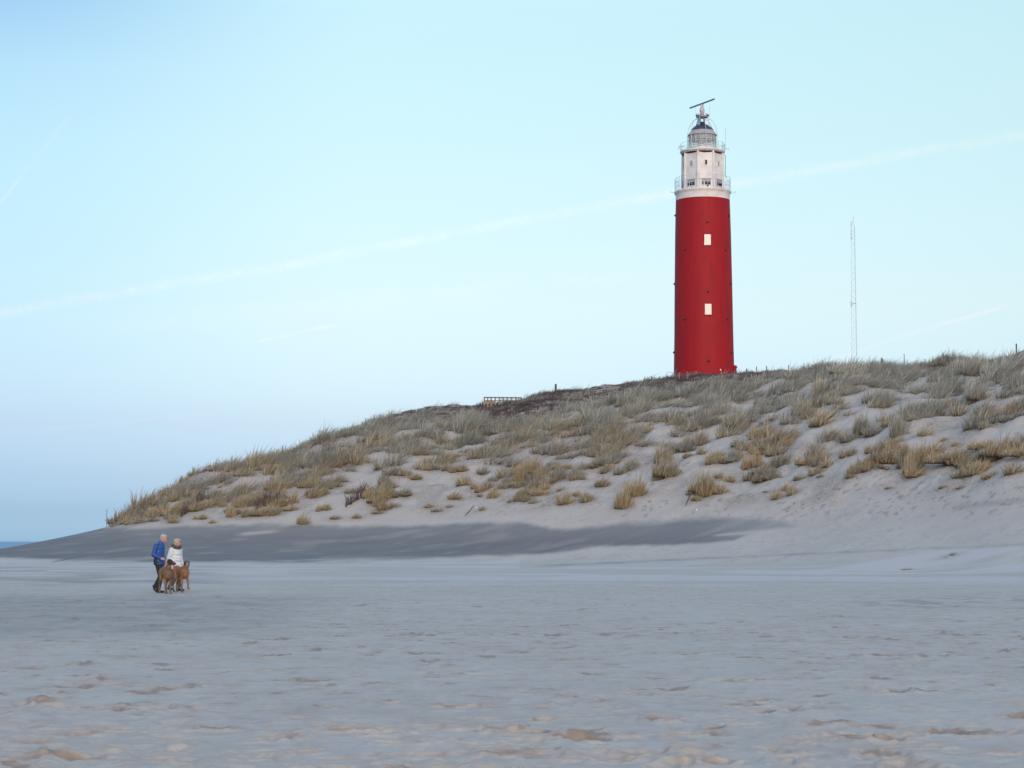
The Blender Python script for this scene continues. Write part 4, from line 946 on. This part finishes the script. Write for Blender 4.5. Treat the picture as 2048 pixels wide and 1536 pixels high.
# --- woman
loc = stand(354.0, 1182.6); wom = empty('person', loc, R(-38)); tag(wom, 'blonde woman in a white padded jacket walking behind the two dogs', 'person')
hc2 = (.07, 0, 1.50); fv2 = Vector((1, .12, -.10)); mb = MB(); q, Mx2 = head(mb, hc2, fv2, s=.95)
eyes = [(q(.084, k * .032, .008), .017, (.03, .02, .02)) for k in (-1, 1)] + [(q(.094, 0, -.067), .016, (.35, .10, .09))]
mb.chain([(0, 0, 1.26), (.02, 0, 1.36), (.045, 0, 1.46)], [.08, .055, .052]).ell((0, 0, 1.1), (.11, .15, .24)).ell((0, 0, .88), (.12, .155, .14))
s1, s2 = Vector((-.01, .16, 1.27)), Vector((-.01, -.16, 1.27)); e1, w1 = Vector((-.05, .235, 1.02)), Vector((.07, .185, .84)); e2, w2 = Vector((-.06, -.235, 1.02)), Vector((.07, -.185, .84))
mb.chain([s1, e1, w1], [.05, .038, .027]).chain([s2, e2, w2], [.05, .038, .027]); hand(mb, w1, w1 - e1, (0, -.5, 1), .9); hand(mb, w2, w2 - e2, (0, .5, 1), .9)
h1, k1, a1 = Vector((0, .085, .84)), Vector((.10, .085, .47)), Vector((.10, .085, .09)); h2, k2, a2 = Vector((0, -.085, .84)), Vector((.0, -.085, .46)), Vector((-.18, -.085, .12))
mb.chain([h1, k1, a1], [.08, .055, .04]).chain([h2, k2, a2], [.08, .055, .04]).chain([a1, a1 + Vector((.11, 0, -.05))], [.036, .028]).chain([a2, a2 + Vector((.09, 0, -.07))], [.036, .028])
fuse(mb.build('body', SK(eyes), wom), .0075, 3)
hp = lambda a, b_, c_: Vector(hc2) + Mx2 @ Vector((a, b_, c_))
mb = MB().ell(hp(-.03, 0, .045), (.108, .098, .095), Mx2).ell(hp(-.045, 0, -.03), (.075, .095, .085), Mx2).ell(hp(.03, 0, .092), (.075, .075, .040), Mx2)
fuse(mb.build('hair', simple('pale_blonde_hair', (.44, .38, .29), .8, var=.2, scale=30), wom), .009, 3)
WJ = simple('white_padded_cloth', (.58, .60, .60), .75, var=.05, scale=6, bump=.8, bscale=14)
mb = MB().ell((0, 0, 1.2), (.16, .205, .155)).ell((0, 0, 1.0), (.17, .21, .24)).ell((.0, 0, .80), (.185, .225, .20)).chain([(0, 0, 1.22), (.015, 0, 1.31)], [.12, .10]).chain([s1, e1, w1 - (w1 - e1) * .05], [.092, .078, .058]).chain([s2, e2, w2 - (w2 - e2) * .05], [.092, .078, .058])
for k in range(6): z = 1.24 - k * .10; mb.ell((.0, 0, z + .012 * (k % 2)), (.170 + .004 * k, .205 + .004 * k, .06))
fuse(mb.build('padded_jacket', WJ, wom), .012, 3)
mb = MB()
for k in range(14):
    a = 2 * math.pi * k / 14; mb.ell((.03 + .105 * math.cos(a), (.120 * math.sin(a)), 1.385 + .03 * math.cos(a + math.pi)), (.056, .056, .056))
fuse(mb.build('fur_collar', simple('khaki_fur', (.10, .095, .07), .95, var=.3, scale=20, bump=1, bscale=60), wom), .012, 1)
mb = MB().ell((0, 0, .86), (.13, .165, .12)).chain([h1, k1, a1], [.105, .076, .060]).chain([h2, k2, a2], [.105, .076, .060]); fuse(mb.build('trousers', simple('grey_trousers', (.085, .095, .115), .8), wom), .011, 4)
for a in (a1, a2):
    mb = MB(); shoe(mb, a, (1, 0, 0)); fuse(mb.build('shoe', SH, wom), .010, 3)

# --- dogs
def dog(loc, rz, label, pose, col, hdir, hpos, maskc, muzz):
    o = empty('dog', loc, rz); o.scale = (.86, .84, 1.0); tag(o, label, 'dog')
    hd = Vector(hdir).normalized(); c = Vector(hpos); l = Vector((0, 0, 1)).cross(hd).normalized(); u = hd.cross(l); Mh = Matrix((hd, l, u)).transposed()
    q = lambda a, b_, d_: c + Mh @ Vector((a, b_, d_))
    mb = MB()
    mb.ell((.27, 0, .60), (.20, .135, .195)).ell((.36, 0, .58), (.11, .115, .155)).ell((.05, 0, .635), (.25, .115, .150)).ell((-.14, 0, .665), (.20, .098, .118)).ell((-.30, 0, .685), (.165, .118, .140)).ell((.20, 0, .75), (.16, .075, .06))
    mb.chain([(.30, 0, .70), (.40, 0, .80), c + Vector((-.02, 0, -.02)) * 1 - hd * .04], [.125, .095, .074], 14)
    mb.ell(q(-.01, 0, .01), (.105, .078, .082), Mh).ell(q(.045, 0, .005), (.07, .062, .06), Mh).chain([q(.06, 0, -.015), q(.135, 0, -.025), q(.185, 0, -.03)], [.056, .046, .040])
    mb.ell(q(.15, 0, -.055), (.06, .042, .026), Mh).ell(q(.218, 0, -.012), (.016, .022, .018), Mh)
    mb.ell(q(.10, .038, -.048), (.045, .016, .036), Mh).ell(q(.10, -.038, -.048), (.045, .016, .036), Mh)      # lips
    for k in (-1, 1): mb.ell(q(.062, k * .042, .042), (.025, .018, .014), Mh)
    for nm, (dxs) in pose['fore'].items():
        y = .095 if nm == 'l' else -.095; sx, sz = dxs
        mb.chain([(.30, y * .85, .62), (.24 + sx[0], y, .44 + sz[0]), (.27 + sx[1], y * .95, .235 + sz[1]), (.275 + sx[2], y * .95, .075 + sz[2])], [.090, .055, .036, .030])
        mb.chain([(.275 + sx[2], y * .95, .07 + sz[2]), (.325 + sx[2], y * .95, .036 + sz[2])], [.032, .034]); 
        for j in (-.02, 0, .02): mb.cap((.31 + sx[2], y * .95 + j, .028 + sz[2]), (.355 + sx[2], y * .95 + j * 1.3, .020 + sz[2]), .018, .015, 8)
    for nm, (sx, sz) in pose['hind'].items():
        y = .088 if nm == 'l' else -.088
        mb.chain([(-.31, y * .8, .64), (-.24 + sx[0], y * 1.1, .44 + sz[0]), (-.42 + sx[1], y, .25 + sz[1]), (-.39 + sx[2], y, .075 + sz[2])], [.118, .072, .036, .030])
        mb.chain([(-.39 + sx[2], y, .07 + sz[2]), (-.34 + sx[2], y, .036 + sz[2])], [.031, .033])
        for j in (-.02, 0, .02): mb.cap((-.35 + sx[2], y + j, .028 + sz[2]), (-.305 + sx[2], y + j * 1.3, .020 + sz[2]), .018, .015, 8)
    mb.chain([(-.43, 0, .72), (-.52, 0, .60), (-.55, .01, .42), (-.60, .02, .30)], [.034, .028, .020, .012])
    def coat(t, co):
        n = t.noise(t.vmath('MULTIPLY', co, (6, 6, 2.5)), 3, 4, .6); c = t.mix(t.smooth(n, .3, .7), col[0], col[1])
        sp = t.new('ShaderNodeSeparateXYZ'); t.put(sp.inputs[0], co)
        c = t.mix(t.smooth(sp.outputs[2], .14, .04), c, (.10, .07, .055))
        return spots(t, co, c, [(q(.13, 0, -.02), .105, muzz), (q(.22, 0, -.01), .03, (.01, .01, .01)), (q(-.0, 0, .03), .12, maskc)] + [(q(.075, k * .05, .032), .016, (.005, .004, .004)) for k in (-1, 1)])
    fuse(mb.build('body', figure_mat('dog_coat', coat, .75, .25, 50), o), .010, 4, .45)
    EAR = simple('dark_ear', (.018, .012, .010), .8)
    for k in (-1, 1):
        e = MB().ell(q(-.01, k * .075, .035), (.045, .016, .028), Mh).ell(q(-.005, k * .092, -.025), (.042, .013, .060), Mh).ell(q(.0, k * .094, -.075), (.028, .010, .028), Mh)
        fuse(e.build('ear', EAR, o), .007, 3)
    nb = c - hd * .05 + Vector((-.035, 0, -.115)); dn = (Vector((.40, 0, .80)) - c + hd * .04).normalized()
    pts = []; a_ = dn.cross(Vector((0, 1, 0))).normalized(); b_ = dn.cross(a_)
    for k in range(17): an = 2 * math.pi * k / 16; pts.append(nb + (a_ * math.cos(an) + b_ * math.sin(an)) * .088)
    MB().tube(pts, .011, 6, cap=False).build('collar', simple('dark_collar', (.03, .02, .02), .5), o)
    return o, nb
pose1 = {'fore': {'l': ((-.02, .02, .06), (0, 0, 0)), 'r': ((.02, .06, .04), (0, .01, 0))}, 'hind': {'r': ((-.06, -.10, -.16), (.0, .02, 0)), 'l': ((.06, .14, .18), (0, 0, 0))}}
pose2 = {'fore': {'l': ((.05, .13, .10), (.02, .05, .09)), 'r': ((-.02, -.02, -.03), (0, 0, 0))}, 'hind': {'r': ((0, -.02, -.04), (0, 0, 0)), 'l': ((-.04, -.08, -.12), (.0, .01, 0))}}
d1loc = stand(334.5, 1187.0); d2loc = stand(365.0, 1184.8)
d1, n1 = dog(d1loc, R(-66), 'brindle brown dog with a black head looking right beside the man', pose1, ((.185, .10, .050), (.115, .066, .036)), (.62, .80, -.12), (.44, .04, .955), (.022, .015, .012), (.05, .022, .018))
d2, n2 = dog(d2loc, R(-54), 'tan brown dog with a grey muzzle facing forward on the right', pose2, ((.25, .118, .055), (.17, .084, .042)), (1, -.20, -.25), (.44, .0, .90), (.13, .07, .05), (.26, .25, .25))
# --- leads from the hands to the collars
def lead(p_from, rf, p_to, rt, label):
    A = rf[0] + Matrix.Rotation(rf[1], 3, 'Z') @ Vector(p_from); B = rt[0] + Matrix.Rotation(rt[1], 3, 'Z') @ Vector((p_to[0] * .86, p_to[1] * .84, p_to[2]))
    pts = [A.lerp(B, i / 10) + Vector((0, 0, -.10 * math.sin(math.pi * i / 10))) for i in range(11)]
    lo = [A + Vector((.03 * math.cos(a), .02 * math.sin(a), .045 * math.sin(a) - .02)) for a in [2 * math.pi * k / 10 for k in range(11)]]
    o = MB().tube([p - A for p in pts], .009, 6).tube([p - A for p in lo], .008, 6).build('dog_lead', simple('dark_strap', (.02, .02, .03), .6)); o.location = A
    return tag(o, label, 'dog lead')
lead(Rwr + (Rwr - Rel).normalized() * .09, (man.location, R(-20)), n1, (d1loc, R(-66)), 'dark lead from the man\'s hand to the collar of the black headed dog')
lead(w2 + (w2 - e2).normalized() * .09, (wom.location, R(-38)), n2, (d2loc, R(-54)), 'dark lead running from the woman to the tan dog')
